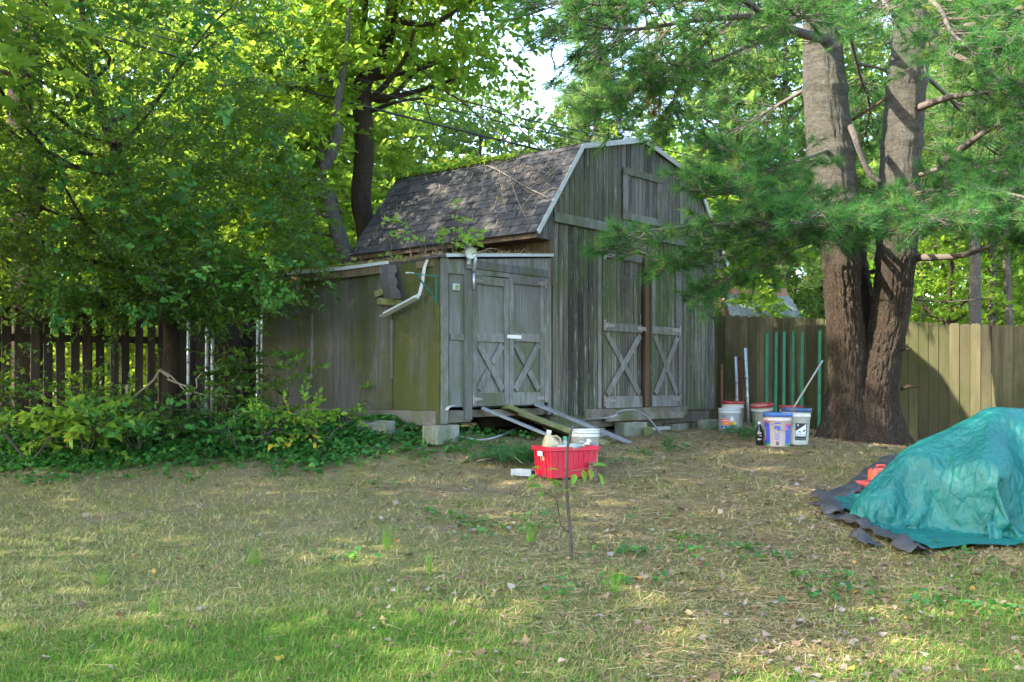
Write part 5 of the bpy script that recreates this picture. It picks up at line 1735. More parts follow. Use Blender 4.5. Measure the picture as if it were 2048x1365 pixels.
# upper boughs with long bare wood
for sd, (path, r0, ns, sl, f0) in enumerate([
    ([(1650, 78, 12.8), (1590, 62, 12), (1530, 30, 11.2), (1470, -10, 10.4), (1380, -40, 9.8)], .07, 30, .9, .35),
    ([(1590, 62, 12), (1500, 92, 11.3), (1400, 130, 10.8), (1290, 120, 10.4)], .035, 30, .8, .25),
    ([(1540, 30, 11.2), (1400, 40, 10.4), (1250, 60, 10), (1130, 40, 9.7)], .035, 40, .85, .15),
    ([(1500, 0, 10.8), (1350, 0, 10.2), (1200, 10, 9.8), (1110, -10, 9.5)], .03, 40, .85, .1),
    ([(1480, 30, 11.2), (1380, 110, 10.8), (1290, 170, 10.6), (1230, 200, 10.4)], .03, 28, .7, .3),
    ([(1440, 20, 11), (1390, 90, 11), (1350, 200, 10.9), (1330, 250, 10.9)], .02, 22, .6, .3),
    ([(1845, 72, 12.9), (1930, 55, 12), (2048, 15, 11), (2150, -20, 10.3)], .06, 30, .8, .3),
    ([(1845, 85, 12.9), (1930, 120, 12.2), (2010, 170, 11.6), (2080, 210, 11)], .045, 26, .7, .35),
    ([(1840, 215, 12.8), (1900, 195, 12), (1990, 182, 11), (2070, 160, 10.3)], .05, 22, .7, .55),
    ([(1880, 330, 12.2), (1920, 300, 11.8), (1985, 256, 11), (2070, 215, 10.3)], .06, 18, .7, .6),
    ([(1836, 516, 12.9), (1920, 512, 12.3), (1990, 490, 11.6), (2070, 470, 11)], .05, 12, .5, .75),
    ([(1715, 128, 13), (1750, 135, 13), (1780, 142, 13)], .03, 2, .3, .8),
    ([(1700, 60, 12.9), (1740, 30, 12), (1760, 0, 11), (1780, 20, 10)], .04, 36, .7, .25),
    ([(1670, 0, 12.9), (1640, 10, 11.6), (1600, 30, 10.4), (1580, 20, 9.6)], .04, 34, .7, .25),
    ([(1840, -20, 12.9), (1880, 20, 11.6), (1900, 60, 10.6), (1930, 90, 9.8)], .04, 36, .75, .25),
    ([(1690, 30, 13.2), (1720, 150, 14), (1740, 220, 14.5), (1720, 300, 14.8)], .03, 26, .6, .3),
    ([(1850, 150, 13.2), (1920, 220, 13.6), (1980, 300, 14), (2060, 330, 14)], .03, 34, .9, .2),
    ([(1610, 180, 13.1), (1540, 220, 13.6), (1470, 260, 14), (1400, 290, 14.2)], .03, 34, .9, .2)]):
    bough([P(*p) for p in path], r0, ns, sl, f0, 4, 40 + sd, .4, .15)
# high crown over the frame
rsu = np.random.default_rng(77)
for k in range(30):
    st = (1645, 1820)[k % 2]
    y0_ = -120 - 26 * k
    a = rsu.uniform(0, 2 * math.pi)
    p0 = P(st, y0_, 13)
    lg = rsu.uniform(2.2, 4.2)
    p2 = p0 + Vector((math.cos(a) * lg, math.sin(a) * lg, rsu.uniform(-.4, .5)))
    bough([p0, p0.lerp(p2, .5) + Vector((0, 0, .12)), p2], .05, 20, .9, .25, 3, 200 + k, .3, .05)
bough_mb.build('bough', M_ptwig, PT)
tp_ = np.array([list(p) for p in tuf_pos]); td_ = np.array([list(p) for p in tuf_dir])
td_[:, 2] += .15 * np.abs(td_).sum(1)
near = tp_[:, 2] < 6.3
parts_ = place(TU, tp_[near] - np.array(base_p), td_[near], NR.uniform(.85, 1.25, near.sum()), np.clip(.5 + NR.normal(size=near.sum()) * .22, 0, 1), 2.0)
parts_ += place(TUF, tp_[~near] - np.array(base_p), td_[~near], NR.uniform(.85, 1.2, (~near).sum()), np.clip(.45 + NR.normal(size=(~near).sum()) * .14, 0, 1), 2.0)
V, T, r, m = join(parts_)
link('needles', np_mesh('needles', V, T, [M_needle, M_ptwig], r, m), PT)
# bare broken limbs and stubs
for path, r0, mt, nm in (([(1702, 255, 12.75), (1710, 275, 12.6), (1722, 310, 12.6), (1738, 345, 12.6), (1760, 365, 12.6)], .045, M_bark_gray, 'broken_limb'),
    ([(1804, 778, 12.9), (1820, 773, 12.6), (1838, 775, 12.4)], .026, M_bark, 'stub'), ([(1806, 700, 12.9), (1822, 698, 12.6)], .014, M_bark, 'stub'),
    ([(1828, 600, 13), (1900, 604, 12.8), (1990, 595, 12.6)], .010, M_twig, 'twig'), ([(1740, 545, 13.1), (1775, 537, 13)], .03, M_bark, 'stub'), ([(1705, 240, 13), (1760, 205, 12.9), (1775, 190, 12.9)], .022, M_raw, 'broken_limb')):
    q_ = smoothpath([P(*p) - base_p for p in path], 5)
    MB().tube(q_, [r0 * (1 - .35 * i / len(q_)) for i in range(len(q_))], 10).build(nm, mt, PT)
# brown dead needle bunch hanging at the shed roof
V, T, r, m = join(place(TU, np.array([list(P(1308 - 6 * math.sin(i * .9) + R.uniform(-12, 12), 60 + i * 5.2 - (i % 3) * 6, 10.9)) for i in range(36)]) - np.array(base_p), np.array([[R.uniform(-.25, .25), R.uniform(-.25, .25), -1] for _ in range(36)]), NR.uniform(.8, 1.15, 36), np.clip(.5 + NR.normal(size=36) * .25, 0, 1), 2))
link('dead_needles', np_mesh('dead_needles', V, T, [M_dead, M_ptwig], r, m), PT)

# other pines beyond
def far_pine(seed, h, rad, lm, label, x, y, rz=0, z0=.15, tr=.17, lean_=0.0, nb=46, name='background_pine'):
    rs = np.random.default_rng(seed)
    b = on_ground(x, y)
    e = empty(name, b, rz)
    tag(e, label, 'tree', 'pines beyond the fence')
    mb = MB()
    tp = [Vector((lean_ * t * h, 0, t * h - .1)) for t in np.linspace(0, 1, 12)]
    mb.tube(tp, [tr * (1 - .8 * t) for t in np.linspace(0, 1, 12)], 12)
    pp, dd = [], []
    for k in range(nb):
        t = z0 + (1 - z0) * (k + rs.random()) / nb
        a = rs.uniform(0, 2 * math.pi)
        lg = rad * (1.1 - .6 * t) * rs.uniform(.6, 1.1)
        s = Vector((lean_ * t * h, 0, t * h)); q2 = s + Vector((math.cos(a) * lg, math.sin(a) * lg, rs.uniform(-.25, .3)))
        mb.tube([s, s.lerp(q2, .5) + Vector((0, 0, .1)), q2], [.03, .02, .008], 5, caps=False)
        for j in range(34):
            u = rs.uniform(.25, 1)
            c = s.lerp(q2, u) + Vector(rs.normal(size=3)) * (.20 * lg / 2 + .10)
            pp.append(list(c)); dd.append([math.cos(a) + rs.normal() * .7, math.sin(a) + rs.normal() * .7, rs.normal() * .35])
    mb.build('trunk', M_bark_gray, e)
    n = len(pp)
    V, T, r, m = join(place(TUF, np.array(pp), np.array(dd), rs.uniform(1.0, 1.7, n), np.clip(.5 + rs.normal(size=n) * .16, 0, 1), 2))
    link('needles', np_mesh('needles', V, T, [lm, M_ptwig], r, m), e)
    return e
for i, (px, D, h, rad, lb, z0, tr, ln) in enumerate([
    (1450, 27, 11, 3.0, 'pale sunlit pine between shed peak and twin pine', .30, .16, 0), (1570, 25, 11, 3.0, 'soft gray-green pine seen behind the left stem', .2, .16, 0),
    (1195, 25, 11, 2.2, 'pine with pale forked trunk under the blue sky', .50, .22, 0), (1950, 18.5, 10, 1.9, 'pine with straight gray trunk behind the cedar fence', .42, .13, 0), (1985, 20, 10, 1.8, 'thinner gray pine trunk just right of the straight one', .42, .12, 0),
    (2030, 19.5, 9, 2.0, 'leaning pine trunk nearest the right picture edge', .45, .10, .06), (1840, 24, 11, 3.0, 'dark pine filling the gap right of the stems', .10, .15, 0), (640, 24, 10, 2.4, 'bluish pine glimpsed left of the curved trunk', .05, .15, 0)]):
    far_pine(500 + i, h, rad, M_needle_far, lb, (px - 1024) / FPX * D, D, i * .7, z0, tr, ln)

# ------------------------------------------------------------------ ivy and understory at the left
def ivy_leaf():
    v = np.array([[0, 0, 0], [.018, .026, .006], [.034, .014, .004], [.055, 0, -.006], [.034, -.014, .004], [.018, -.026, .006], [.022, 0, 0]]) * 1.15
    return v, np.array([[0, 6, 1], [1, 6, 2], [2, 6, 3], [3, 6, 4], [4, 6, 5], [5, 6, 0]])
lv, lt = ivy_leaf()
IV = (lv, lt, np.zeros(len(lv)), np.zeros(len(lt), int))
pos = []
front = lambda x: np.interp(x, [-8, -4.4, -3, -1.6, -.9, -.35, .1], [9.95, 9.95, 10.0, 10.05, 10.1, 10.3, 10.45])
n_try = 0
P_iv = np.stack([NR.uniform(-7.5, .35, 90000), NR.uniform(8.9, 14.5, 90000)], 1)
fx_ = front(P_iv[:, 0]) + NR.normal(size=len(P_iv)) * .22 + np.array([.35 * mnoise.noise(Vector((a * 1.3, b * .3, 9))) for a, b in P_iv])
ok = P_iv[:, 1] > fx_
# keep out of the shed
da, db = (P_iv[:, 0] - X0) * CY + (P_iv[:, 1] - Y0) * SY, -(P_iv[:, 0] - X0) * SY + (P_iv[:, 1] - Y0) * CY
ok &= ~((da > -lw + .12) & (db > .12))
dens = np.interp(P_iv[:, 0], [-7.5, -1.5, -.8, -.1, .35], [1, 1, .4, .12, .02])
dens *= np.clip(1.35 - .18 * (P_iv[:, 1] - fx_), .3, 1)
ok &= NR.random(len(P_iv)) < dens * .8
q = P_iv[ok]
edge = np.clip(q[:, 1] - front(q[:, 0]), 0, 3)
hmax = .06 + .24 * np.clip(edge, 0, 1.4) * np.clip((-.3 - q[:, 0]) / 1.5, .2, 1)
hn = np.array([mnoise.noise(Vector((x * 1.6, y * 1.6, 4))) for x, y in q]) * .5 + .6
z = gh(q[:, 0], q[:, 1]) + .015 + hmax * np.clip(hn, .1, 1.3) * NR.random(len(q)) ** .5
pos = np.stack([q[:, 0], q[:, 1], z], 1)
d = NR.normal(size=(len(q), 3)); d[:, 2] = -np.abs(d[:, 2]) * .3; d[:, 1] -= .5
V, T, r, m = join(place([IV], pos, d, NR.uniform(.65, 1.35, len(q)), np.clip(.45 + NR.normal(size=len(q)) * .2, 0, 1), .45))
tag(link('ivy', np_mesh('ivy', V, T, [M_ivy], r)), 'dark green ivy carpet before the pickets and lean-to', 'ivy', kind='stuff')
print('ivy', len(q))
# stray ivy sprigs and weeds in the lawn
spots = [(1265, 1110), (1370, 1085), (1375, 1110), (940, 1055), (960, 1075), (1000, 1060), (1050, 1045), (905, 1045), (1500, 1105), (1550, 1120), (1620, 1160), (1700, 1190), (1240, 1170), (1130, 1200), (1880, 1215), (1950, 1230), (1080, 1060), (700, 1125), (1640, 1200), (1330, 1040), (1920, 1120), (860, 1030), (1290, 910), (1230, 930), (740, 975), (560, 955), (380, 965), (250, 960), (130, 965), (60, 968)]
pp = []
for px, py in spots:
    c = G(px, py)
    for _ in range(R.randint(14, 34)):
        a, rr = R.uniform(0, 6.28), abs(R.gauss(0, .13))
        x, y = c.x + math.cos(a) * rr * 1.3, c.y + math.sin(a) * rr
        pp.append((x, y, float(gh(x, y)) + .015 + R.random() * .035))
pp = np.array(pp)
d = NR.normal(size=(len(pp), 3)); d[:, 2] = np.abs(d[:, 2]) * .2
V, T, r, m = join(place([IV], pp, d, NR.uniform(.45, .95, len(pp)), np.clip(.5 + NR.normal(size=len(pp)) * .2, 0, 1), .4))
tag(link('lawn_weeds', np_mesh('lawn_weeds', V, T, [M_ivy], r)), 'small ivy sprigs and weeds dotted over the lawn', 'weeds', kind='stuff')

SP_shrub = [spray(12, .42, leaf6(.12, .065, .18, .18), 700 + k, 1.0, .004, .15, .12) for k in range(4)]
SP_small = [spray(14, .34, leaf6(.075, .04, .18, .15), 720 + k, 1.0, .003, .15, .12) for k in range(4)]
def shrub(px, py, D, h, w, n, tm, lm, label, seed, name='shrub', rmean=.5, group='understory shrubs', stems=5, loc=None, cat='shrub'):
    rs = np.random.default_rng(seed)
    if loc is None:
        x = (px - 1024) / FPX * D
        loc = on_ground(x, D)
    e = empty(name, loc)
    tag(e, label, cat, group)
    mb = MB()
    ends = []
    for k in range(stems):
        a = rs.uniform(0, 2 * math.pi)
        tip = Vector((math.cos(a) * w * rs.uniform(.3, 1), math.sin(a) * w * rs.uniform(.3, 1), h * rs.uniform(.65, 1)))
        q_ = smoothpath([Vector((0, 0, -.02)), tip * .5 + Vector((0, 0, h * .12)), tip], 4)
        mb.tube(q_, [.010 * (1 - .09 * i) for i in range(len(q_))], 5)
        ends.append(q_)
    mb.build('stem', M_twig, e)
    pp, dd = [], []
    for k in range(n):
        q_ = ends[rs.integers(len(ends))]
        i = rs.integers(len(q_) // 3, len(q_))
        pp.append(list(q_[i] + Vector(rs.normal(size=3)) * .07))
        dd.append([rs.normal(), rs.normal(), rs.normal() * .3 + .1])
    V, T, r, m = join(place(tm, np.array(pp), np.array(dd), rs.uniform(.7, 1.15, n), np.clip(rmean + rs.normal(size=n) * .12, 0, 1), .3))
    link('leaves', np_mesh('leaves', V, T, [lm, M_twig], r, m), e)
    return e
shr = [(60, 0, 10.15, .55, .55, 30, SP_shrub, M_shrub, 'yellow-green large-leaved shrub at the left picture edge', .62), (170, 0, 10.3, .50, .45, 22, SP_shrub, M_shrub, 'second yellow-green shrub beside the one at the edge', .58), (520, 0, 10.4, .50, .4, 22, SP_small, M_shrub, 'bright small-leaved shrub in the ivy before the pickets', .6),
       (640, 0, 10.35, .42, .40, 18, SP_small, M_shrub, 'low yellow-green seedling in the ivy below the plywood wall', .62), (560, 0, 10.8, .98, .30, 20, SP_small, M_holly, 'tall leafy sapling standing before the lean-to end', .7), (690, 0, 10.9, .36, .2, 8, SP_small, M_shrub, 'small sprig close against the plywood wall', .62),
       (330, 0, 10.6, .65, .6, 34, SP_small, M_holly, 'dark-leaved shrub below the picket gap', .6), (200, 0, 11.0, .75, .6, 38, SP_small, M_holly, 'dark-leaved shrub at the left of the picket gap', .55), (430, 0, 11.2, 1.15, .55, 44, SP_small, M_holly, 'dark-leaved shrub below the paired steel pipes', .6), (50, 0, 11.0, .95, .6, 40, SP_small, M_holly, 'tall dark shrub before the leftmost pickets', .55),
       (480, 0, 10.35, .40, .5, 26, SP_small, M_ivy, 'mid-green shrub at the front edge of the ivy', .6), (280, 0, 10.4, .42, .55, 28, SP_small, M_ivy, 'mid-green shrub in the front ivy below the pale branch', .6), (120, 0, 10.6, .55, .5, 26, SP_small, M_ivy, 'mid-green shrub behind the yellow-green pair', .6)]
for i, (px, py, D, h, w, n, tm, lm, lb, rm) in enumerate(shr):
    shrub(px, py, D, h, w, n, tm, lm, lb, 800 + i, rmean=rm)
# pale fallen branch in the undergrowth
fb = MB()
for path, r0 in (([(265, 797, 11), (320, 740, 10.9), (380, 790, 10.8)], .018), ([(320, 742, 10.9), (350, 765, 10.8), (420, 792, 10.7), (440, 790, 10.6)], .014), ([(255, 770, 10.8), (257, 800, 10.8)], .02), ([(380, 790, 10.8), (405, 745, 10.9)], .012)):
    q_ = [P(*p) for p in path]
    q_ = [v for a_, b_ in zip(q_[:-1], q_[1:]) for v in (a_, a_.lerp(b_, .35) + Vector((R.uniform(-.04, .04), 0, R.uniform(-.03, .03))), a_.lerp(b_, .7) + Vector((R.uniform(-.03, .03), 0, R.uniform(-.03, .03))))] + [q_[-1]]
    fb.tube(q_, [r0 * .8 * (1 - .5 * i / len(q_)) for i in range(len(q_))], 7)
tag(fb.build('fallen_branch', M_paletwig), 'pale bare fallen branch forking in the undergrowth before the pickets', 'branch')

# ------------------------------------------------------------------ the lone sapling before the crate
sp_b = G(1142, 1121)
e = empty('sapling', sp_b); tag(e, 'thin leafless-topped sapling standing alone in the lawn', 'sapling')
D = sp_b.y
mb = MB()
q_ = smoothpath([P(1142, 1125, D), P(1140, 1060, D), P(1136, 1020, D), P(1133, 960, D), P(1134, 905, D), P(1142, 865, D - .02), P(1147, 852, D)], 5)
mb.tube([p - sp_b for p in q_], [.0135 * (1 - .55 * i / len(q_)) for i in range(len(q_))], 8)
q2 = smoothpath([P(1138, 1066, D), P(1122, 1050, D - .05), P(1112, 1000, D - .1), P(1088, 985, D - .12)], 5)
mb.tube([p - sp_b for p in q2], .0035, 6)
q3 = smoothpath([P(1113, 1005, D - .1), P(1125, 985, D - .1), P(1117, 965, D - .12)], 4)
mb.tube([p - sp_b for p in q3], .0028, 6)
q4 = smoothpath([P(1134, 945, D), P(1160, 940, D - .05), P(1185, 935, D - .1)], 4)
mb.tube([p - sp_b for p in q4], .0025, 6)
q5 = smoothpath([P(1090, 960, D - .1), P(1087, 935, D - .1)], 4)
mb.tube([p - sp_b for p in q5], .002, 5)
mb.build('stem', M_twig, e)
lf6 = leaf6(.095, .05, .15, .2)
for px, py, dx, dy, dz in ((1092, 942, 1, -.3, .3), (1090, 958, 1, -.5, -.1), (1080, 938, -.6, -.5, .2), (1075, 950, -.8, -.3, -.3), (1115, 975, -.3, -.6, .8), (1105, 990, -1, -.4, .1), (1125, 982, .8, -.5, .1), (1095, 985, -.9, -.6, -.2), (1085, 975, -1, -.2, .2), (1070, 965, -1, -.4, -.2), (1150, 948, -.2, -.6, -.7), (1165, 940, .3, -.4, -1), (1185, 932, .9, -.4, .2), (1195, 945, .5, -.5, -.9), (1178, 938, .2, -.8, -.5), (1115, 1010, -.6, -.6, .3)):
    p = P(px, py, D - .08) - sp_b
    d = Vector((dx, dy, dz)).normalized()
    M = np.array(basis(np.array([list(d)]), np.array([R.gauss(0, .3)])))[0]
    lo = link('leaf', np_mesh('leaf', lf6[0] @ M.T * R.uniform(.8, 1.1), lf6[1], M_shrub, np.full(7, R.uniform(.25, .6))), e)
    lo.location = p

# ------------------------------------------------------------------ plants on the roofs
def roof_plant(px, py, hpx, label, seed, tm=SP_small, n=5, lm=M_shrub, a=-lw + .35):
    b, z = S(px, py, a)
    p = sh(a, b, lroof(a, b) + .03)
    return shrub(0, 0, 0, hpx / FPX * p.y, .12, n, tm, lm, label, seed, loc=p, rmean=.65, group='weeds rooted on the lean-to roof', stems=3, name='roof_weed', cat='weed')
for i, (px, py, hp, lb) in enumerate(((845, 520, 65, 'tall weed on the lean-to roof over the torn flap'), (868, 515, 40, 'weed on the lean-to roof left of the flood lamp'), (888, 512, 45, 'second weed left of the flood lamp'), (905, 512, 75, 'tallest feathery weed beside the flood lamp'), (938, 512, 35, 'weed just right of the flood lamp'), (725, 530, 30, 'sprig at the far end of the lean-to roof'))):
    roof_plant(px, py, hp, lb, 860 + i, n=3)
# bare dead stems and needle drift on the lean-to roof
mb = MB()
for (x0, y0, x1, y1) in ((778, 528, 775, 470), (825, 524, 800, 465), (800, 530, 770, 500), (760, 535, 800, 500), (830, 520, 795, 520), (740, 535, 790, 515), (960, 515, 1000, 500), (945, 517, 985, 505)):
    b0, z0 = S(x0, y0, -lw + .25); b1, z1 = S(x1, y1, -lw + .15)
    q0 = sh(-lw + .25, b0, lroof(-lw + .25, b0) + .02); q1 = sh(-lw + .15, b1, z1)
    mb.tube(smoothpath([q0, q0.lerp(q1, .5) + Vector((R.uniform(-.04, .04), 0, .03)), q1], 4), [.006 * (1 - .08 * i) for i in range(9)], 5)
tag(mb.build('dead_stems', M_paletwig), 'pale dead stems lying on the lean-to roof', 'twigs', kind='stuff')
def litter(V0, dirs, lg, w, mt, name, label, rnd, seed):
    n = len(V0)
    tv = np.array([[-.5, -.5, 0], [.5, -.5, 0], [.5, .5, 0], [-.5, .5, 0]]); tt = np.array([[0, 1, 2], [0, 2, 3]])
    M = basis(dirs, NR.normal(size=n) * .3)
    V = np.einsum('mij,mnj->mni', M, tv[None] * np.stack([lg, w, w], 1)[:, None, :]) + V0[:, None, :]
    T = (tt[None] + (np.arange(n) * 4)[:, None, None]).reshape(-1, 3)
    return V.reshape(-1, 3), T, np.repeat(rnd, 4), np.zeros(len(T), int)
M_litter = leafmat('dry_needle_litter', [(0, (.09, .055, .028)), (.4, (.20, .13, .06)), (.75, (.34, .25, .13)), (1, (.44, .36, .21))], (.4, .3, .12), .1, .85, .05)
n = 9000
a = -lw - .02 + (lw - .05) * NR.random(n) ** 1.5; b = NR.uniform(.0, lL, n)
pw = np.array([list(sh(x, y, lroof(x, y) + .036 + (.03 + .05 * max(0, mnoise.noise(Vector((x * 3, y * 3, 0))))) * R.random())) for x, y in zip(a, b)])
d = NR.normal(size=(n, 3)); d[:, 2] *= .3
V, T, r, m = litter(pw, d, NR.uniform(.05, .12, n), np.full(n, .003), None, '', '', NR.random(n) * .6 + .4, 0)
tag(link('needle_drift', np_mesh('needle_drift', V, T, [M_litter], r)), 'dry needle drift covering the lean-to roof', 'needles', kind='stuff')
# loose needle bunches lying on the main roof
n = 450
s_ = NR.uniform(.02, .85, n); b = NR.uniform(.1, LEN - .1, n)
pw = np.array([list(sh(-ov + s_[i] * (ov + kk) - .035, b[i], ez + s_[i] * (kz - ez) + .05)) for i in range(n)])
d = NR.normal(size=(n, 3)); d -= np.outer(d @ np.array([-.80 * CY, -.80 * SY, .60]), np.array([-.80 * CY, -.80 * SY, .60]))
V, T, r, m = litter(pw, d, NR.uniform(.05, .12, n), np.full(n, .003), None, '', '', NR.random(n) * .6 + .4, 0)
tag(link('roof_needles', np_mesh('roof_needles', V, T, [M_litter], r)), 'scattered dry needles caught on the shingle roof', 'needles', kind='stuff')
# ivy on the roof break and the bare branch lying over the slope
n = 1500
b = LEN * (.30 + .72 * NR.random(n)); 
pw = np.array([list(sh(kk + R.uniform(-.10, .25), y, kz + .03 + R.random() * .12 * min(1, max(0, (y / LEN - .28) * 3)))) for y in b])
d = NR.normal(size=(n, 3)); d[:, 1] -= .6
V, T, r, m = join(place([IV], pw, d, NR.uniform(.6, 1.2, n), np.clip(.6 + NR.normal(size=n) * .2, 0, 1), .6))
tag(link('roof_ivy', np_mesh('roof_ivy', V, T, [M_shrub], r)), 'ivy creeping along the roof break at its far end', 'ivy', kind='stuff')
def on_roof(px, py, lift=.08):
    """point over the lower slope under a photo pixel"""
    r = (px - 1024) / FPX
    lo, hi = -ov, kk
    for _ in range(30):
        a = (lo + hi) / 2
        b, z = S(px, py, a)
        zr = ez + (a + ov) / (kk + ov) * (kz - ez)
        if z > zr: lo = a
        else: hi = a
    b, z = S(px, py, a)
    return sh(a - lift * .8, b, z + lift * .5)
mb = MB()
rb = random.Random(9)
mainp = [on_roof(985, 343, .12), on_roof(1010, 355, .12), on_roof(1060, 385, .12), on_roof(1100, 405, .12), on_roof(1118, 418, .12)]
q_ = smoothpath(mainp, 6)
mb.tube(q_, [.008 * (1 - .6 * i / len(q_)) for i in range(len(q_))], 6)
for (x0, y0, x1, y1, x2, y2) in ((1010, 355, 1015, 395, 1020, 435), (1040, 372, 1075, 350, 1105, 345), (1060, 385, 1095, 370, 1130, 330), (1085, 398, 1060, 420, 1045, 445), (1030, 365, 1045, 410, 1062, 450), (1095, 402, 1120, 390, 1140, 400), (985, 343, 975, 380, 980, 410), (1070, 390, 1110, 365, 1125, 345), (1000, 350, 1040, 330, 1085, 325), (1020, 358, 1060, 345, 1110, 360)):
    q_ = smoothpath([on_roof(x0, y0, .13), on_roof(x1, y1, .13), on_roof(x2, y2, .10)], 5)
    mb.tube(q_, [.005 * (1 - .06 * i) for i in range(len(q_))], 5)
    for _ in range(4):
        i = rb.randrange(2, len(q_)); e_ = q_[i] + Vector((rb.uniform(-.15, .15), rb.uniform(-.1, .05), rb.uniform(-.12, .12)))
        mb.tube([q_[i], e_], [.004, .002], 4)
tag(mb.build('dead_branch', M_paletwig), 'bare twiggy dead branch caught on the shingled slope', 'branch')

# ------------------------------------------------------------------ lawn: grass, needle litter, fallen leaves
M_grass = leafmat('grass_blade', [(0, (.055, .14, .018)), (.35, (.11, .21, .028)), (.6, (.255, .22, .07)), (.85, (.32, .25, .12)), (1, (.38, .32, .16))], (.28, .40, .06), .3, .7, .05)
def lawn_xy(n, y0, y1, power=2.0):
    u = NR.random(n)
    y = (y0 ** (1 - power + 1e-6) + u * (y1 ** (1 - power + 1e-6) - y0 ** (1 - power + 1e-6))) ** (1 / (1 - power + 1e-6))
    x = (NR.random(n) * 2 - 1) * (.54 * y + .2)
    return x, y
n = 230000
x, y = lawn_xy(n, 3.9, 11.0, 1.6)
k1 = np.array([mnoise.noise(Vector((a * .55, b * .8, 1))) for a, b in zip(x, y)])
k2 = np.array([mnoise.noise(Vector((a * 2.1, b * 2.1, 7))) for a, b in zip(x, y)])
green = np.clip((5.75 + 2.3 * k1 - y) / 1.5, 0, 1)                 # lusher towards the house
leftg = np.clip((-x - .1 * y) / 2.5, 0, 1)
dens = np.clip(.5 + .8 * green + .45 * leftg * np.clip((10 - y) / 2, 0, 1) + .5 * k2, .04, 1)
ok = NR.random(n) < dens
ok &= ~((y > front(x) - .15) & (x < .3))
x, y, green, k2 = x[ok], y[ok], green[ok], k2[ok]
n = len(x)
print('grass', n)
lg = NR.uniform(.02, .06, n) * (1 + .2 * green + .3 * k2)
wd = NR.uniform(.002, .004, n) * (1 + .16 * (y - 4))
lg = lg * (1 + .06 * (y - 4))
ang_ = NR.uniform(0, 2 * math.pi, n)
lean_ = NR.uniform(.55, 1.5, n) - .25 * green
dx, dy, dz = np.cos(ang_) * np.sin(lean_), np.sin(ang_) * np.sin(lean_), np.cos(lean_)
p0 = np.stack([x, y, gh(x, y) - .004], 1)
dv = np.stack([dx, dy, dz], 1)
sv = np.stack([-np.sin(ang_), np.cos(ang_), 0 * ang_], 1)
mid = p0 + dv * (lg * .55)[:, None]
tip = p0 + dv * lg[:, None] + np.stack([dx, dy, -.35 * np.ones(n)], 1) * (lg * .35)[:, None]
V = np.stack([p0 + sv * wd[:, None] / 2, p0 - sv * wd[:, None] / 2, mid + sv * wd[:, None] * .4, mid - sv * wd[:, None] * .4, tip], 1).reshape(-1, 3)
T = (np.array([[0, 1, 3], [0, 3, 2], [2, 3, 4]])[None] + (np.arange(n) * 5)[:, None, None]).reshape(-1, 3)
rn = np.clip(.70 - .58 * green - .12 * k2 + NR.normal(size=n) * .27, 0, 1)
tag(link('grass', np_mesh('grass', V, T, [M_grass], np.repeat(rn, 5))), 'thin straw and green grass of the lawn', 'grass', kind='stuff')
# wispy fine tufts of pale blue-green grass
tl = []
for px, py, h in ((775, 1100, .24), (860, 1150, .18), (1062, 1085, .2), (1230, 1190, .2), (510, 1130, .16), (205, 1170, .14), (305, 1230, .16)):
    c = G(px, py)
    for _ in range(34):
        a, rr = R.uniform(0, 6.28), abs(R.gauss(0, .022))
        b0 = Vector((c.x + math.cos(a) * rr, c.y + math.sin(a) * rr, c.z - .003))
        t_ = b0 + Vector((math.cos(a) * R.uniform(0, .05), math.sin(a) * R.uniform(0, .05), h * R.uniform(.6, 1)))
        tl.append((b0, t_))
V = []
for b0, t_ in tl:
    V += [tuple(b0 + Vector((.0016, 0, 0))), tuple(b0 - Vector((.0016, 0, 0))), tuple(t_)]
T = np.arange(len(V)).reshape(-1, 3)
tag(link('grass_tufts', np_mesh('grass_tufts', np.array(V), T, [M_grass], np.full(len(V), .28))), 'fine upright wisps of blue-green grass in the lawn', 'grass', kind='stuff')
# needle litter
n = 120000
x, y = lawn_xy(n, 3.9, 16, 1.5)
da, db = (x - X0) * CY + (y - Y0) * SY, -(x - X0) * SY + (y - Y0) * CY
ok = ~((y > front(x) + .1) & (x < .0)) & ~((da > -lw) & (da < W) & (db > -.1)) 
ok &= NR.random(n) < np.clip(.25 + .35 * (x + .25 * y - 1), .12, 1)
x, y = x[ok], y[ok]; n = len(x)
d = NR.normal(size=(n, 3)); d[:, 2] *= .12
V, T, r, m = litter(np.stack([x, y, gh(x, y) + .006 + .01 * NR.random(n)], 1), d, NR.uniform(.05, .11, n), .0026 * (1 + .14 * (y - 4)), None, '', '', np.clip(.42 + NR.normal(size=n) * .22, 0, 1), 0)
tag(link('needle_litter', np_mesh('needle_litter', V, T, [M_litter], r)), 'dry pine needles littering the ground', 'needles', kind='stuff')
# fallen leaves: curled, mostly pale undersides
M_fallen = leafmat('fallen_leaf', [(0, (.06, .034, .02)), (.4, (.14, .092, .055)), (.7, (.18, .135, .09)), (.94, (.23, .20, .165)), (.97, (.36, .22, .04)), (1, (.30, .11, .03))], (.4, .3, .15), .12, .75, .2)
tms = []
for k in range(6):
    rs = np.random.default_rng(950 + k)
    m_ = 9
    a = np.linspace(0, 2 * math.pi, m_, endpoint=False)
    rr = (.028 + .016 * (np.arange(m_) % 2)) * rs.uniform(.7, 1.2, m_)
    vv = np.stack([rr * np.cos(a) * 1.25, rr * np.sin(a), .010 * np.sin(a * 2 + rs.random() * 6) + .012 * rs.random(m_)], 1)
    vv = np.concatenate([vv, [[0, 0, 0]]])
    tms.append((vv, np.array([[i, (i + 1) % m_, m_] for i in range(m_)]), np.zeros(m_ + 1), np.zeros(m_, int)))
n = 7500
x, y = lawn_xy(n, 4.0, 15, 1.2)
da, db = (x - X0) * CY + (y - Y0) * SY, -(x - X0) * SY + (y - Y0) * CY
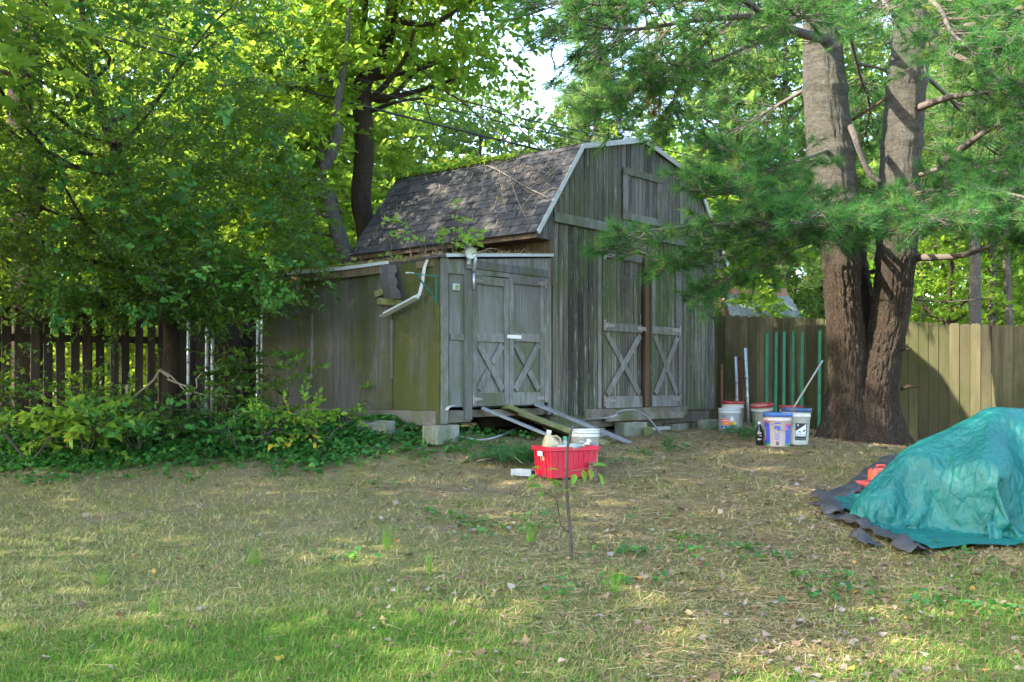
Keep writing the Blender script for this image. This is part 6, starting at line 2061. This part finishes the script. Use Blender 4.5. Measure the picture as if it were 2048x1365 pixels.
ok = ~((y > front(x) + .4) & (x < .0)) & ~((da > -lw) & (da < W) & (db > -.1))
lcl = np.array([mnoise.noise(Vector((a * 1.8, b * 1.8, 21))) for a, b in zip(x, y)])
ok &= NR.random(n) < np.clip((.22 + .22 * (x + .2 * y - .6)) * (1 + 1.6 * lcl), .05, .9)
x, y = x[ok], y[ok]; n = len(x)
print('fallen', n)
d = NR.normal(size=(n, 3)); d[:, 2] *= .25
V, T, r, m = join(place(tms, np.stack([x, y, gh(x, y) + .018], 1), d, NR.uniform(.2, .8, n) ** 1.6, NR.random(n), .45))
tag(link('fallen_leaves', np_mesh('fallen_leaves', V, T, [M_fallen], r)), 'curled pale fallen leaves strewn over the lawn', 'leaves', kind='stuff')
# pine sprigs dropped about the planks and pails
def sprig(px, py, n, label, seed, rad=.22, D=None):
    c = G(px, py) if D is None else on_ground((px - 1024) / FPX * D, D)
    rs = np.random.default_rng(seed)
    e = empty('pine_sprig', c); tag(e, label, 'pine sprig', 'fallen pine sprigs')
    a0 = rs.uniform(0, 6)
    mb = MB().tube([Vector((-math.cos(a0) * rad * 1.3, -math.sin(a0) * rad, .03)), Vector((0, 0, .09)), Vector((math.cos(a0) * rad, math.sin(a0) * rad, .06))], [.009, .007, .004], 6)
    mb.build('twig', M_ptwig, e)
    p_ = np.stack([rs.normal(size=n) * rad * .7, rs.normal(size=n) * rad * .5, np.abs(rs.normal(size=n)) * .05 + .05], 1)
    d_ = rs.normal(size=(n, 3)); d_[:, 2] = np.abs(d_[:, 2]) * .5
    V, T, r, m = join(place(TU, p_, d_, rs.uniform(.8, 1.1, n), np.clip(.45 + rs.normal(size=n) * .1, 0, 1), 2))
    link('needles', np_mesh('needles', V, T, [M_needle, M_ptwig], r, m), e)
sprig(1030, 885, 46, 'green pine sprig lying across the front gray plank', 971, .34, 9.95)
sprig(1085, 880, 46, 'green pine sprig heaped behind the crate', 972, .3, 10.0)
sprig(1125, 862, 24, 'green pine sprig on the middle of the ramp', 973, .22, 10.15)
sprig(1240, 868, 9, 'small pine sprig on the mossy block', 974, .14)
sprig(1462, 872, 12, 'pine sprig fallen before the labelled can', 975, .2)
sprig(1497, 880, 18, 'pine sprig fallen between the can and the dark bottle', 976, .24)
p = G(1350, 905)
sprig(1345, 905, 5, 'tiny pine sprig in the moss before the shed corner', 977, .1)
